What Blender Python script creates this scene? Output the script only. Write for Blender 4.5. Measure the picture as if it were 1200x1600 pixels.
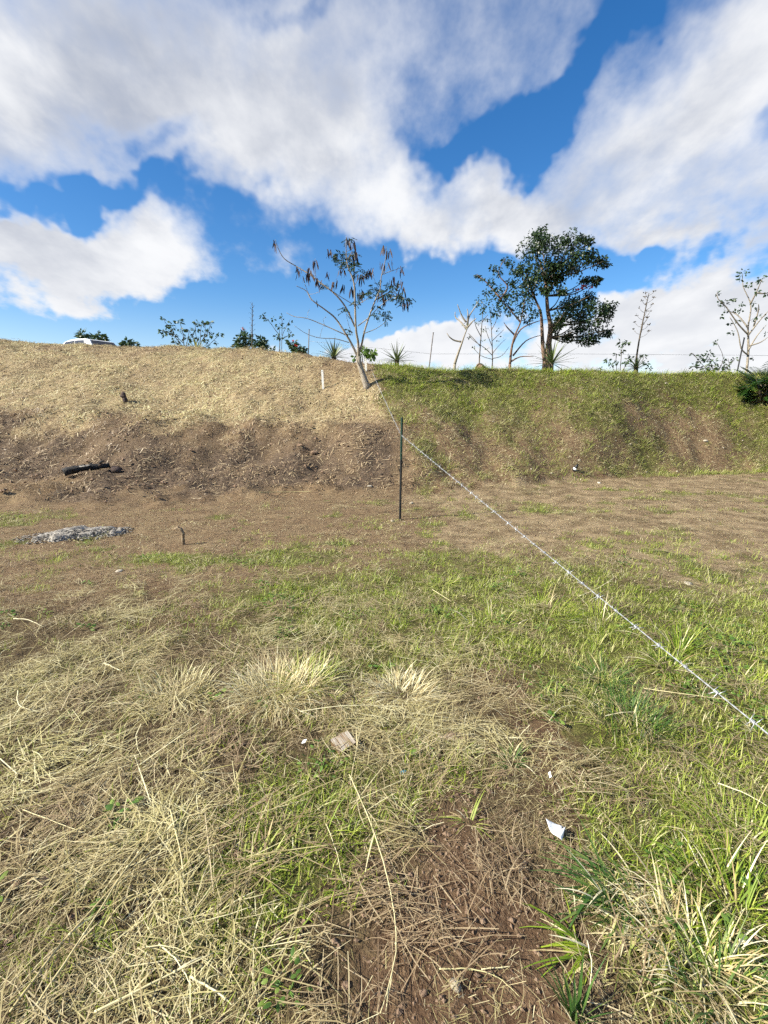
import bpy, math, random
import numpy as np
from mathutils import Vector, Matrix, Euler

for o in list(bpy.data.objects):
    bpy.data.objects.remove(o, do_unlink=True)
SC = bpy.context.scene
COL = SC.collection
random.seed(7)
RNG = np.random.default_rng(7)
R = math.radians

# ------------------------------------------------------------------ camera
CAM_Z, FOC, PITCH = 1.55, 760.0, R(11.9)          # focal length in pixels of a 1200 x 1600 frame
cam_d = bpy.data.cameras.new('camera')
cam = bpy.data.objects.new('camera', cam_d)
COL.objects.link(cam)
cam.location = (0, 0, CAM_Z)
cam.rotation_euler = (math.pi/2 - PITCH, 0, 0)
cam_d.sensor_fit = 'VERTICAL'
cam_d.angle = 2*math.atan(800/FOC)
cam_d.clip_start, cam_d.clip_end = 0.05, 5000
SC.camera = cam
CP, SP = math.cos(PITCH), math.sin(PITCH)

def ray(px, py):
    u, v = (px-600)/FOC, (py-800)/FOC
    return Vector((u, CP-SP*v, -(SP+CP*v)))

# ------------------------------------------------------------------ light
SUN_AZ, SUN_EL = R(250), R(36)                     # azimuth clockwise from +Y (the view direction)
sunv = Vector((math.sin(SUN_AZ)*math.cos(SUN_EL), math.cos(SUN_AZ)*math.cos(SUN_EL), math.sin(SUN_EL)))
sun_d = bpy.data.lights.new('sun', 'SUN')
sun_d.energy, sun_d.angle, sun_d.color = 5.0, R(0.6), (1.0, 0.94, 0.80)
sun = bpy.data.objects.new('sun', sun_d)
COL.objects.link(sun)
sun.rotation_euler = (-sunv).to_track_quat('-Z', 'Y').to_euler()
SC.view_settings.view_transform = 'Standard'
SC.view_settings.look = 'None'
SC.view_settings.gamma = 1.0
SC.view_settings.exposure = 1.18
SC.view_settings.use_curve_mapping = False
SC.cycles.max_bounces, SC.cycles.diffuse_bounces, SC.cycles.glossy_bounces = 4, 2, 2
SC.cycles.transmission_bounces, SC.cycles.transparent_max_bounces = 2, 4
SC.cycles.use_adaptive_sampling, SC.cycles.adaptive_threshold, SC.cycles.adaptive_min_samples = True, 0.025, 8
SC.cycles.use_denoising = False
SC.cycles.caustics_reflective = SC.cycles.caustics_refractive = False

# ------------------------------------------------------------------ sky with clouds
W = bpy.data.worlds.new('World')
SC.world = W
W.use_nodes = True
W.cycles.sampling_method = 'NONE'                  # an even sky: found by the bounces themselves
wt = W.node_tree
wt.nodes.clear()
def wn(kind, **kw):
    n = wt.nodes.new(kind)
    for k, v in kw.items():
        setattr(n, k, v)
    return n
def wl(a, b): wt.links.new(a, b)
def wmath(op, a, b=None, c=None, clamp=False):
    n = wn('ShaderNodeMath', operation=op, use_clamp=clamp)
    for i, s in enumerate((a, b, c)):
        if s is None: continue
        if isinstance(s, (int, float)): n.inputs[i].default_value = s
        else: wl(s, n.inputs[i])
    return n.outputs[0]
def wrange(val, a, b, c=0.0, d=1.0, smooth=True):
    n = wn('ShaderNodeMapRange')
    n.interpolation_type = 'SMOOTHSTEP' if smooth else 'LINEAR'
    n.clamp = True
    wl(val, n.inputs[0])
    for i, s in enumerate((a, b, c, d)): n.inputs[i+1].default_value = s
    return n.outputs[0]
def wmix(f, a, b):
    n = wn('ShaderNodeMix', data_type='RGBA')
    for s, i in ((f, 0), (a, 6), (b, 7)):
        if isinstance(s, (int, float)): n.inputs[i].default_value = s
        elif isinstance(s, tuple): n.inputs[i].default_value = (*s, 1)
        else: wl(s, n.inputs[i])
    return n.outputs[2]
tc = wn('ShaderNodeTexCoord').outputs['Generated']
sky = wn('ShaderNodeTexSky', sky_type='NISHITA', sun_disc=False)
sky.sun_elevation, sky.sun_rotation = SUN_EL, SUN_AZ
sky.altitude, sky.air_density, sky.dust_density, sky.ozone_density = 300, 1.0, 0.35, 3.0
hs = wn('ShaderNodeHueSaturation')
hs.inputs['Hue'].default_value = 0.504
hs.inputs['Saturation'].default_value = 1.3
hs.inputs['Value'].default_value = 1.38
wl(sky.outputs[0], hs.inputs['Color'])
sep = wn('ShaderNodeSeparateXYZ'); wl(tc, sep.inputs[0])
wl(wrange(sep.outputs[2], 0.0, 0.22, 0.95, 1.32), hs.inputs['Saturation'])
zz = wmath('ADD', wmath('MAXIMUM', sep.outputs[2], 0.0), 0.22)
cx = wmath('DIVIDE', sep.outputs[0], zz); cy = wmath('MULTIPLY', wmath('DIVIDE', sep.outputs[1], zz), 0.62)
comb = wn('ShaderNodeCombineXYZ'); wl(cx, comb.inputs[0]); wl(cy, comb.inputs[1])
comb.inputs[2].default_value = 3.7
def wnoise(vec, scale, detail, rough, dist=0.0):
    n = wn('ShaderNodeTexNoise')
    wl(vec, n.inputs['Vector'])
    n.inputs['Scale'].default_value = scale
    n.inputs['Detail'].default_value = detail
    n.inputs['Roughness'].default_value = rough
    n.inputs['Distortion'].default_value = dist
    return n.outputs[0]
def wnoise_col(vec, scale, detail, rough):
    n = wn('ShaderNodeTexNoise'); wl(vec, n.inputs['Vector'])
    n.inputs['Scale'].default_value = scale; n.inputs['Detail'].default_value = detail; n.inputs['Roughness'].default_value = rough
    return n.outputs[1]
def wvec(op, a, b):
    n = wn('ShaderNodeVectorMath', operation=op)
    for i, s in enumerate((a, b)):
        if isinstance(s, tuple): n.inputs[i].default_value = s
        else: wl(s, n.inputs[i])
    return n.outputs[0]
n1 = wnoise(comb.outputs[0], 1.6, 3, 0.58)
n2 = wnoise(comb.outputs[0], 3.8, 6, 0.6)
n3 = wnoise(tc, 9.0, 5, 0.62)                   # billows of the low cumulus
# cloud banks and gaps, each in its own direction of the sky: (px, py, half width, half height, roll, weight)
BLOBS = [
 (120, 90, 400, 240, 0, .80), (470, 235, 400, 130, -14, .85), (1030, 225, 330, 170, 16, .85),
 (1150, 60, 230, 120, 20, .6), (640, 20, 330, 80, 0, .35), (130, 383, 245, 92, -14, 1.5), (400, 500, 110, 60, 0, -1.0), (620, 310, 330, 70, -4, .65),
 (850, 105, 200, 46, 42, -1.2), (690, 190, 60, 40, 0, -.4), (110, 265, 250, 36, -4, -1.25),
 (620, 445, 400, 60, 0, -1.2), (900, 455, 300, 60, 0, -1.2), (415, 432, 75, 32, -22, .8), (780, 200, 50, 60, 0, -.5), (330, 300, 90, 40, -30, -.35),
 (600, 548, 170, 58, 0, 1.3), (1120, 520, 190, 85, 0, 1.25), (1160, 400, 190, 50, 25, .8), (1040, 375, 90, 26, 12, .6), (230, 560, 320, 60, 0, -.75), (880, 590, 120, 50, 0, .9),
 (262, 200, 75, 45, 20, -.95), (480, 15, 60, 40, 0, -.6), (1180, 180, 50, 30, 0, -.5),
]
acc = None
warp = wvec('MULTIPLY', wvec('SUBTRACT', wnoise_col(tc, 3.2, 5, .62), (.5, .5, .5)), (.50, .50, .38))
tcw = wvec('ADD', tc, warp)                       # ragged outlines
for (px, py, w, h, rot, wgt) in BLOBS:
    c = ray(px, py).normalized()
    a = (ray(px+w, py).normalized()-c).length
    b = (ray(px, py-h).normalized()-c).length
    e1 = c.cross(Vector((0, 0, 1))).normalized(); e2 = e1.cross(c).normalized()
    e1, e2 = -(-e1), e2
    ca, sa = math.cos(R(rot)), math.sin(R(rot))
    f1, f2 = e1*ca+e2*sa, -e1*sa+e2*ca
    M = Matrix((f1, f2, f1.cross(f2))).transposed()
    mp = wn('ShaderNodeMapping', vector_type='TEXTURE')
    wl(tcw, mp.inputs[0])
    mp.inputs[1].default_value = c
    mp.inputs[2].default_value = M.to_euler()
    mp.inputs[3].default_value = (a*1.25, b*1.25, 0.9)
    ln = wn('ShaderNodeVectorMath', operation='LENGTH'); wl(mp.outputs[0], ln.inputs[0])
    f = wrange(ln.outputs['Value'], 0.10, 1.20, 1.0, 0.0)
    acc = wmath('MULTIPLY_ADD', f, wgt, acc if acc is not None else 0.0)
low = wrange(sep.outputs[2], 0.12, 0.30)           # 0 near the horizon, 1 higher up
fine = wmath('MULTIPLY', wmath('SUBTRACT', n3, 0.5), wrange(sep.outputs[2], 0.10, 0.42, 1.5, 0.35))
dens = wmath('ADD', wmath('MULTIPLY', wmath('SUBTRACT', n1, 0.5), 1.7), wmath('MULTIPLY', wmath('SUBTRACT', n2, 0.5), 2.2))
dens = wmath('ADD', wmath('ADD', dens, fine), wmath('MULTIPLY', acc, 0.95))
dens = wmath('ADD', dens, 0.06)
crisp = wrange(sep.outputs[2], 0.10, 0.34, 2.8, 0.85)       # far cumulus has harder edges than the high sheets
dens = wmath('ADD', wmath('MULTIPLY', wmath('SUBTRACT', dens, 0.32), crisp), 0.32)
alpha = wmath('MULTIPLY', wrange(wmath('ADD', dens, wmath('MULTIPLY', wmath('SUBTRACT', n3, 0.5), 0.45)), -0.42, 1.22), wrange(sep.outputs[2], -0.02, 0.03))
# thick parts go grey, thin edges and sun-side billows stay white
n4 = wnoise(wvec('ADD', comb.outputs[0], (3.1, 7.7, 1.3)), 2.1, 3, .5)
n5 = wnoise(wvec('ADD', comb.outputs[0], (-.11, -.06, 0.0)), 3.6, 4, 0.6)   # the cloud a little nearer the sun: it shades this point
sh = wmath('ADD', wmath('MULTIPLY', wmath('SUBTRACT', n4, 0.47), 1.6), wmath('MULTIPLY', wmath('SUBTRACT', n5, n2), 1.5))
shade = wmath('MULTIPLY', wrange(sh, -0.45, 0.75), wrange(dens, 0.25, 1.0, 0.30, 1.0))
shade = wmath('MULTIPLY', shade, wrange(sep.outputs[2], 0.10, 0.34, 0.30, 1.0))
CLOUD_W, CLOUD_G = (7.7, 7.8, 8.0), (3.7, 4.05, 4.85)
cloud = wmix(shade, CLOUD_W, CLOUD_G)
final = wmix(alpha, hs.outputs[0], cloud)
bg = wn('ShaderNodeBackground'); bg.inputs[1].default_value = 0.055
wl(final, bg.inputs[0])
wo = wn('ShaderNodeOutputWorld'); wl(bg.outputs[0], wo.inputs[0])

# ------------------------------------------------------------------ small numeric noise
def vnoise(x, y, seed=0):
    x = np.asarray(x, float); y = np.asarray(y, float)
    ix, iy = np.floor(x).astype(np.int64), np.floor(y).astype(np.int64)
    fx, fy = x-ix, y-iy
    fx, fy = fx*fx*(3-2*fx), fy*fy*(3-2*fy)
    def hsh(a, b):
        h = (a*374761393 + b*668265263 + seed*974634541) & 0xffffffff
        h = ((h ^ (h >> 13))*1274126177) & 0xffffffff
        return ((h ^ (h >> 16)) & 0xffff)/65535.0
    return (hsh(ix, iy)*(1-fx)+hsh(ix+1, iy)*fx)*(1-fy) + (hsh(ix, iy+1)*(1-fx)+hsh(ix+1, iy+1)*fx)*fy
def fbm(x, y, scale, octv=3, seed=0):
    s = np.zeros(np.shape(x)); a, tot = 1.0, 0.0
    for k in range(octv):
        s = s + a*vnoise(np.asarray(x)/scale*2**k + 17.3*k, np.asarray(y)/scale*2**k - 9.1*k, seed+k)
        tot += a; a *= 0.5
    return s/tot
def sstep(v, a, b):
    t = np.clip((np.asarray(v, float)-a)/(b-a), 0, 1)
    return t*t*(3-2*t)

# ------------------------------------------------------------------ terrain height
CX = [-80, -15, -9.5, -4.4, -2, -.6, 1.9, 6, 10, 80]
CY = [23, 20, 19, 17.5, 16, 15, 14.5, 14.6, 15.0, 17]
CH = [4.5, 4.2, 3.80, 3.53, 3.2, 2.88, 2.68, 2.65, 2.58, 2.6]
TX = [-80, -10, -4, 0, 4, 9.5, 80]
TY = [7.4, 7.4, 7.4, 8.6, 10.7, 12.0, 13]
def height(x, y, fine=True):
    x = np.asarray(x, float); y = np.asarray(y, float)
    wob = (fbm(x, y, 2.6, 2, 3)-.5)
    cy_ = np.interp(x, CX, CY) + wob*.5
    ch_ = np.interp(x, CX, CH) + (fbm(x, y*0, 1.7, 2, 5)-.5)*.14
    ty_ = np.interp(x, TX, TY) + wob*1.5 + (fbm(x, y, .7, 2, 8)-.5)*.5
    s = (y-ty_)/(cy_-ty_)
    pl = np.interp(s, [0, .06, .14, .22, .36, .42, .50, .82, .94, 1.0, 1.08], [0, .008, .045, .12, .335, .385, .43, .85, .965, 1.0, .99])
    pr = np.interp(s, [0, .06, .16, .5, .82, .94, 1.0, 1.1], [0, .015, .10, .53, .90, .985, 1.0, .985])
    wl_ = sstep(x, 1.0, -1.6)
    z = ch_*(pl*wl_ + pr*(1-wl_))
    z = z - .10*sstep(y-cy_, .3, 4.0)
    if fine:
        near = 1-sstep(np.hypot(x, y), 30, 60)
        slope = sstep(s, 0, .1)*(1-sstep(s, .97, 1.05))
        bumps = (fbm(x, y, 1.3, 3, 11)-.5)*(.026+.07*slope) + slope*(fbm(x, y, .32, 2, 23)-.5)*(.05+.06*wl_) + slope*(fbm(x, y, .6, 3, 21)-.5)*(.09+.22*wl_*(1-sstep(s, .35, .5))) + (fbm(x, y, .16, 2, 31)-.5)*(.022+.03*slope)
        # the raised, dug-over lip of the burnt berm
        lip = np.exp(-((s-.40)/.035)**2)*wl_
        bumps = bumps + lip*(.05+.22*(fbm(x, y, .5, 2, 41)-.45))
        z = z + bumps*near
    return z
def normal(x, y):
    e = .06
    gx = (height(x+e, y)-height(x-e, y))/(2*e); gy = (height(x, y+e)-height(x, y-e))/(2*e)
    n = np.stack([-gx, -gy, np.ones_like(gx)], -1)
    return n/np.linalg.norm(n, axis=-1, keepdims=True)
def hz(x, y): return float(height(np.array([x]), np.array([y]))[0])
_T = np.concatenate([np.arange(.8, 8, .01), np.arange(8, 40, .02)])
def at(px, py):
    """where the line of sight through a pixel meets the ground"""
    d = ray(px, py)
    g = CAM_Z + _T*d.z - height(_T*d.x, _T*d.y)
    k = np.argmax(g < 0) if (g < 0).any() else len(_T)-1
    t = _T[k]
    return Vector((t*d.x, t*d.y, hz(t*d.x, t*d.y)))
def at_y(px, py, Y):
    d = ray(px, py); t = Y/d.y
    return Vector((t*d.x, Y, CAM_Z+t*d.z))

# ------------------------------------------------------------------ what grows or lies where (world-space fields)
def blobs(x, y, lst):
    s = np.zeros(np.shape(x))
    for (px, py, rx, ry, w) in lst:
        c = at(px, py)
        s = s + w*np.exp(-((x-c.x)/rx)**2-((y-c.y)/ry)**2)
    return s
GREEN_B = [(600, 930, 1.3, .8, .8), (850, 985, 1.1, .9, 1.0), (1050, 1000, 1.2, .8, .9), (1150, 1150, .9, .6, 1.1), (1000, 1130, .5, .4, .9), (1150, 1350, .5, .4, 1.1),
           (1000, 1420, .35, .25, .7), (560, 1000, .6, .5, .5), (400, 1340, .35, .22, .6), (490, 1230, .32, .25, .5), (440, 1310, .3, .2, .4), (560, 1330, .25, .2, .3), (390, 1440, .3, .2, .5), (700, 1230, .35, .2, .4), (430, 935, .6, .4, .6),
           (620, 1330, .1, .1, .4), (650, 1220, .3, .2, .4), (80, 1480, .2, .15, .4), (1100, 1560, .4, .15, .6), (480, 1570, .2, .1, .7), (900, 880, 2.2, .5, .4), (1180, 960, 1.5, .8, .6),
           (700, 870, .6, .3, .5), (480, 680+170, .9, .35, .3), (570, 820, .5, .25, .35), (230, 880, 1.2, .3, .25), (100, 870, 1.2, .3, .3), (700, 780, .8, .3, .3), (850, 800, 1.6, .3, .45), (1000, 850, 1.2, .25, .4)]
GREEN_N = [(820, 1060, .55, .35, .9), (880, 1170, .35, .3, .8), (740, 1430, .35, .5, 1.3), (700, 1560, .45, .25, 1.0), (760, 1130, .4, .25, .6), (830, 1330, .25, .2, .6), (770, 1310, .25, .2, .5),
           (1050, 660, 1.0, .8, .42), (1090, 690, 1.0, .6, .42), (930, 745, 2.2, .9, .35), (760, 720, 2.0, .9, .4), (650, 740, 1.3, .9, .45), (1000, 650, .5, .4, .5), (1100, 720, .8, .5, .4), (1170, 700, .8, 1.2, .2)]
def fields(x, y):
    x = np.asarray(x, float); y = np.asarray(y, float)
    cy_, ty_ = np.interp(x, CX, CY), np.interp(x, TX, TY)
    s = (y-ty_)/(cy_-ty_)
    edge = x - (.12+.9*(fbm(x, y, .9, 4, 51)-.5) - .10*(y-11) + .55*(1-sstep(s, .15, .45)))
    side_r = sstep(edge, -.30, .35)                                   # right of the wire line on the bank
    bank = sstep(s+.10*(fbm(x, y, .35, 2, 77)-.5), -.07, .06)
    nz = fbm(x, y, .8, 3, 61); nf = fbm(x, y, .25, 2, 71)
    nb_ = fbm(x, y, 1.3, 3, 133)
    # bank
    top = sstep(s, .55, .95)
    g_bank = bank*side_r*np.clip(.66+.42*top+.9*(nz-.5)+.6*(nf-.5), 0, 1)
    nw = fbm(x, y, 2.2, 4, 66)
    sl = s+.22*(nw-.5)+.16*(nz-.5)+.10*(nf-.5)
    s_bank = bank*(1-side_r)*np.clip(sstep(sl, .33, .53)*(1.0 - .62*sstep(nz, .50, .68)*sstep(s, .72, .92)) + .10*nf, 0, 1)
    s_bank = s_bank*(1-.55*np.exp(-((x+1.2)/1.5)**2)*sstep(s, .55, .8))
    dark = bank*(1-side_r)*sstep(s+.25*(nb_-.5), .02, .22)*(1-sstep(sl, .31, .51))*(.55+.45*sstep(nz, .35, .6))
    dark = dark*sstep(x, 1.2, -.6)
    # flat foreground
    flat = 1-bank
    nb = fbm(x, y, 1.7, 3, 131)
    near = 1-sstep(y+1.2*(nz-.5)+3.4*(nb-.5)+.7*sstep(x, .2, -1.2), 3.1, 5.4)                     # cut grass near the camera, bare earth beyond
    straw = flat*near*np.clip(1.05 - .62*sstep(x, .15, .9) + .5*(nz-.5), 0, 1)
    straw = straw + flat*(1-near)*.03
    gb = blobs(x, y, GREEN_B); gn = blobs(x, y, GREEN_N)
    green = flat*(np.clip(gb*.85, 0, 1.1)*(.55+.9*nz) + .10*near) + g_bank - gn*(flat*.9+bank*side_r*.9)
    straw = straw*(1-.55*np.clip(green, 0, 1)) - flat*.75*np.clip(blobs(x, y, [(735, 1430, .22, .55, 1.1), (690, 1560, .30, .25, 1.1), (880, 1160, .25, .2, .5), (820, 1060, .4, .25, .5)]), 0, 1)
    far_ = 1-near
    path = flat*far_*sstep(x+1.6*(nb-.5)+.8*(nz-.5), -.4, 1.6)
    brown = np.clip(flat*far_*(1-sstep(x+1.6*(nb-.5), -.4, 1.6)) + bank*(1-side_r) + .6*bank*side_r*(1-top), 0, 1)
    patches = flat*far_*sstep(x, -1.5, 2.0)*sstep(fbm(x*.8, y, .45, 3, 141), .54, .70)
    straw = straw + patches*.45; green = green + flat*far_*.6*sstep(fbm(x*.8, y, .5, 3, 151), .58, .72)
    cl = lambda v: np.clip(v, 0, 1)
    return dict(green=cl(green), straw=cl(straw+s_bank), dark=cl(dark), path=cl(path), brown=cl(brown), s=s, bank=bank, side_r=side_r, near=near)
_at_cache = {}
_at_raw = at
def at(px, py):
    k = (px, py)
    if k not in _at_cache: _at_cache[k] = _at_raw(px, py)
    return _at_cache[k].copy()

# ------------------------------------------------------------------ materials
class NT:
    def __init__(s, name):
        s.m = bpy.data.materials.new(name); s.m.use_nodes = True
        s.t = s.m.node_tree; s.t.nodes.clear()
        s.out = s.t.nodes.new('ShaderNodeOutputMaterial')
    def n(s, kind, **kw):
        q = s.t.nodes.new(kind)
        for k, v in kw.items(): setattr(q, k, v)
        return q
    def set(s, sock, v):
        if isinstance(v, bpy.types.NodeSocket): s.t.links.new(v, sock)
        elif isinstance(v, tuple) and len(v) == 3 and sock.type == 'RGBA': sock.default_value = (*v, 1)
        else: sock.default_value = v
    def math(s, op, a, b=0.0, c=0.0, clamp=False):
        q = s.n('ShaderNodeMath', operation=op, use_clamp=clamp)
        for i, v in enumerate((a, b, c)): s.set(q.inputs[i], v)
        return q.outputs[0]
    def rng(s, v, a, b, c=0.0, d=1.0):
        q = s.n('ShaderNodeMapRange'); q.interpolation_type = 'SMOOTHSTEP'
        for i, w in enumerate((v, a, b, c, d)): s.set(q.inputs[i], w)
        return q.outputs[0]
    def mix(s, f, a, b, mode='MIX'):
        q = s.n('ShaderNodeMix', data_type='RGBA', blend_type=mode)
        s.set(q.inputs[0], f); s.set(q.inputs[6], a); s.set(q.inputs[7], b)
        return q.outputs[2]
    def noise(s, scale, detail=4, rough=.55, vec=None, dist=0.0):
        q = s.n('ShaderNodeTexNoise')
        if vec is None:
            if not hasattr(s, 'tc'): s.tc = s.n('ShaderNodeTexCoord')
            vec = s.tc.outputs['Object']
        s.set(q.inputs['Vector'], vec)
        q.inputs['Scale'].default_value = scale; q.inputs['Detail'].default_value = detail
        q.inputs['Roughness'].default_value = rough; q.inputs['Distortion'].default_value = dist
        return q.outputs[0]
    def attr(s, name, kind='GEOMETRY'):
        q = s.n('ShaderNodeAttribute', attribute_type=kind, attribute_name=name)
        return q.outputs['Fac']
    def ramp(s, f, stops):
        q = s.n('ShaderNodeValToRGB'); r = q.color_ramp
        while len(r.elements) < len(stops): r.elements.new(.5)
        for e, (p, c) in zip(r.elements, stops): e.position = p; e.color = (*c, 1)
        s.set(q.inputs[0], f)
        return q.outputs[0]
    def bump(s, h, strength=.5, dist=.02):
        q = s.n('ShaderNodeBump'); q.inputs['Strength'].default_value = strength; q.inputs['Distance'].default_value = dist
        s.set(q.inputs['Height'], h)
        return q.outputs[0]
    def bsdf(s, col, rough=.8, metal=0.0, spec=.3, normal=None, **kw):
        q = s.n('ShaderNodeBsdfPrincipled')
        s.set(q.inputs['Base Color'], col); s.set(q.inputs['Roughness'], rough); s.set(q.inputs['Metallic'], metal)
        q.inputs['Specular IOR Level'].default_value = spec
        if normal is not None: s.set(q.inputs['Normal'], normal)
        for k, v in kw.items(): s.set(q.inputs[k], v)
        return q.outputs[0]
    def done(s, sh):
        s.t.links.new(sh, s.out.inputs[0]); return s.m

def simple(name, c1, c2, scale=20, rough=.85, metal=0.0, bump=.4, bdist=.01, spec=.3):
    t = NT(name); f = t.noise(scale, 6, .65); f2 = t.noise(scale*4.3, 4, .6)
    col = t.mix(t.rng(f, .32, .68), c1, c2)
    col = t.mix(t.math('MULTIPLY', t.rng(f2, .5, .75), .45), col, tuple(v*.55 for v in c1))
    return t.done(t.bsdf(col, rough, metal, spec, t.bump(f2, bump, bdist)))

def blade_mat(name, fresh, dry, transl=.30, rough=.55, spec=.35):
    """fresh and dry: colour stops over the 'tint' of each blade; 'age' comes from each clump"""
    t = NT(name)
    tint = t.attr('tint'); age = t.attr('age')
    k = len(fresh)-1
    a = t.ramp(tint, [(i/k, c) for i, c in enumerate(fresh)])
    k = len(dry)-1
    b = t.ramp(tint, [(i/k, c) for i, c in enumerate(dry)])
    own = t.attr('dryness')
    col = t.mix(t.math('ADD', age, own, clamp=True), a, b)
    vein = t.noise(60, 1, .6)
    col = t.mix(t.rng(vein, .35, .7, 0, .35), col, t.mix(1.0, col, (.55, .5, .42), 'MULTIPLY'))
    sh1 = t.bsdf(col, rough, 0, spec)
    tr = t.n('ShaderNodeBsdfTranslucent'); t.set(tr.inputs[0], col)
    mx = t.n('ShaderNodeMixShader'); mx.inputs[0].default_value = transl
    t.t.links.new(sh1, mx.inputs[1]); t.t.links.new(tr.outputs[0], mx.inputs[2])
    return t.done(mx.outputs[0])

STRAW = [(.15, .12, .045), (.37, .325, .135), (.55, .495, .25), (.80, .75, .49)]
STRAW_BROWN = [(.10, .065, .038), (.21, .145, .085), (.33, .245, .145), (.50, .40, .25)]
M = {}
M['straw'] = blade_mat('straw', STRAW, STRAW_BROWN, .15, .5, .4)
M['grass'] = blade_mat('grass_blade', [(.085, .15, .010), (.175, .27, .018), (.29, .38, .032), (.45, .49, .09)], STRAW, .32)
M['deep_grass'] = blade_mat('deep_green_blade', [(.03, .075, .015), (.055, .13, .025), (.10, .18, .04), (.20, .26, .07)], STRAW, .32)
M['lime_grass'] = blade_mat('yellow_green_blade', [(.16, .23, .03), (.26, .34, .05), (.36, .42, .08), (.50, .50, .16)], STRAW, .35)
M['pale_dry'] = blade_mat('bleached_blade', [(.40, .30, .14), (.60, .51, .27), (.74, .67, .40), (.85, .80, .58)], STRAW, .2)
M['weed'] = blade_mat('weed_leaf', [(.05, .11, .02), (.09, .18, .03), (.14, .24, .045), (.22, .30, .06)], STRAW, .3)
M['tree_leaf'] = blade_mat('tree_leaf', [(.010, .024, .010), (.018, .040, .014), (.030, .060, .018), (.055, .090, .028)], STRAW, .22, .4)
M['shrub_leaf'] = blade_mat('shrub_leaf', [(.013, .034, .013), (.024, .056, .019), (.040, .082, .025), (.07, .115, .035)], STRAW, .25, .45)
M['frond_leaf'] = blade_mat('frond_leaf', [(.012, .04, .008), (.022, .062, .011), (.036, .09, .015), (.06, .12, .02)], STRAW, .3, .4)
M['agave_leaf'] = blade_mat('rosette_leaf', [(.05, .085, .03), (.08, .12, .04), (.13, .17, .06), (.26, .27, .11)], STRAW, .1, .45)
M['agave_yellow'] = blade_mat('yellow_rosette_leaf', [(.14, .17, .03), (.22, .25, .05), (.34, .34, .09), (.46, .42, .14)], STRAW, .15, .45)
M['pod'] = simple('seed_pod', (.022, .011, .010), (.05, .024, .018), 30, .6)
M['bark_pale'] = simple('pale_bark', (.20, .17, .135), (.33, .29, .23), 14, .85, bump=.6)
M['bark_brown'] = simple('brown_bark', (.13, .085, .06), (.22, .14, .10), 12, .9, bump=.7)
M['bark_dark'] = simple('dark_stem', (.06, .05, .035), (.11, .085, .06), 12, .9)
M['red'] = simple('red_petal', (.50, .025, .02), (.65, .05, .035), 12, .6, bump=.1)
M['pink'] = simple('pink_petal', (.60, .25, .28), (.75, .38, .38), 12, .6, bump=.1)
M['stone'] = simple('pale_stone', (.24, .20, .14), (.40, .35, .27), 25, .85, bump=.5)
M['white_stone'] = simple('white_stone', (.30, .26, .20), (.46, .42, .35), 25, .85, bump=.4)
M['clod'] = simple('brown_clod', (.14, .09, .06), (.24, .165, .11), 30, .95, bump=.7)
M['ash'] = simple('grey_ash', (.13, .115, .10), (.40, .37, .33), 22, .95, bump=.7, bdist=.02)
M['char'] = simple('charred_wood', (.008, .008, .009), (.03, .027, .026), 18, .7, bump=.8, bdist=.02)
M['stump'] = simple('dark_weathered_wood', (.05, .035, .03), (.10, .07, .06), 22, .9, bump=.8, bdist=.02)
M['pvc'] = simple('white_peg_paint', (.66, .65, .60), (.80, .79, .75), 14, .5, bump=.1)
M['post_green'] = simple('dark_green_post_paint', (.008, .03, .02), (.015, .045, .03), 25, .45, .0, .2)
M['post_dark'] = simple('dark_bitumen_paint', (.008, .009, .010), (.016, .016, .017), 25, .5, .0, .2)
M['post_grey'] = simple('grey_weathered_post', (.10, .09, .085), (.18, .16, .15), 25, .8)
M['zinc'] = simple('galvanised_wire', (.42, .43, .45), (.58, .59, .61), 60, .45, .6, .1)
M['thin_wire'] = simple('old_wire', (.10, .10, .11), (.16, .16, .17), 40, .5, .6, .1)
M['paper'] = simple('white_paper', (.80, .80, .80), (.88, .88, .87), 20, .7, bump=.15)
M['blue'] = simple('blue_plastic', (.03, .22, .34), (.05, .30, .44), 30, .35, bump=.1)
M['black'] = simple('black_plastic', (.008, .008, .010), (.015, .015, .018), 25, .35, bump=.1)

def wood_block_mat(name, stops, stretch, rough=.8):
    t = NT(name); tcn = t.n('ShaderNodeTexCoord')
    mp = t.n('ShaderNodeMapping', vector_type='TEXTURE'); mp.inputs[2].default_value = (0, 0, R(33)); mp.inputs[3].default_value = tuple(1/v for v in stretch)
    t.t.links.new(tcn.outputs['Object'], mp.inputs[0])
    f = t.noise(1.0, 6, .6, mp.outputs[0], .4)
    col = t.ramp(f, stops)
    return t.done(t.bsdf(col, rough, 0, .25, t.bump(f, .6, .006)))
M['block'] = wood_block_mat('weathered_grey_wood', [(.3, (.10, .06, .04)), (.45, (.24, .18, .12)), (.58, (.32, .29, .25)), (.75, (.46, .40, .31))], (110, 8, 30))
M['block_end'] = wood_block_mat('brown_split_wood', [(.3, (.07, .04, .02)), (.55, (.18, .11, .06)), (.8, (.30, .20, .11))], (60, 20, 60))
M['rotten'] = wood_block_mat('rotten_wood', [(.3, (.06, .04, .03)), (.5, (.22, .16, .10)), (.75, (.50, .42, .30))], (14, 120, 60))

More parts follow.
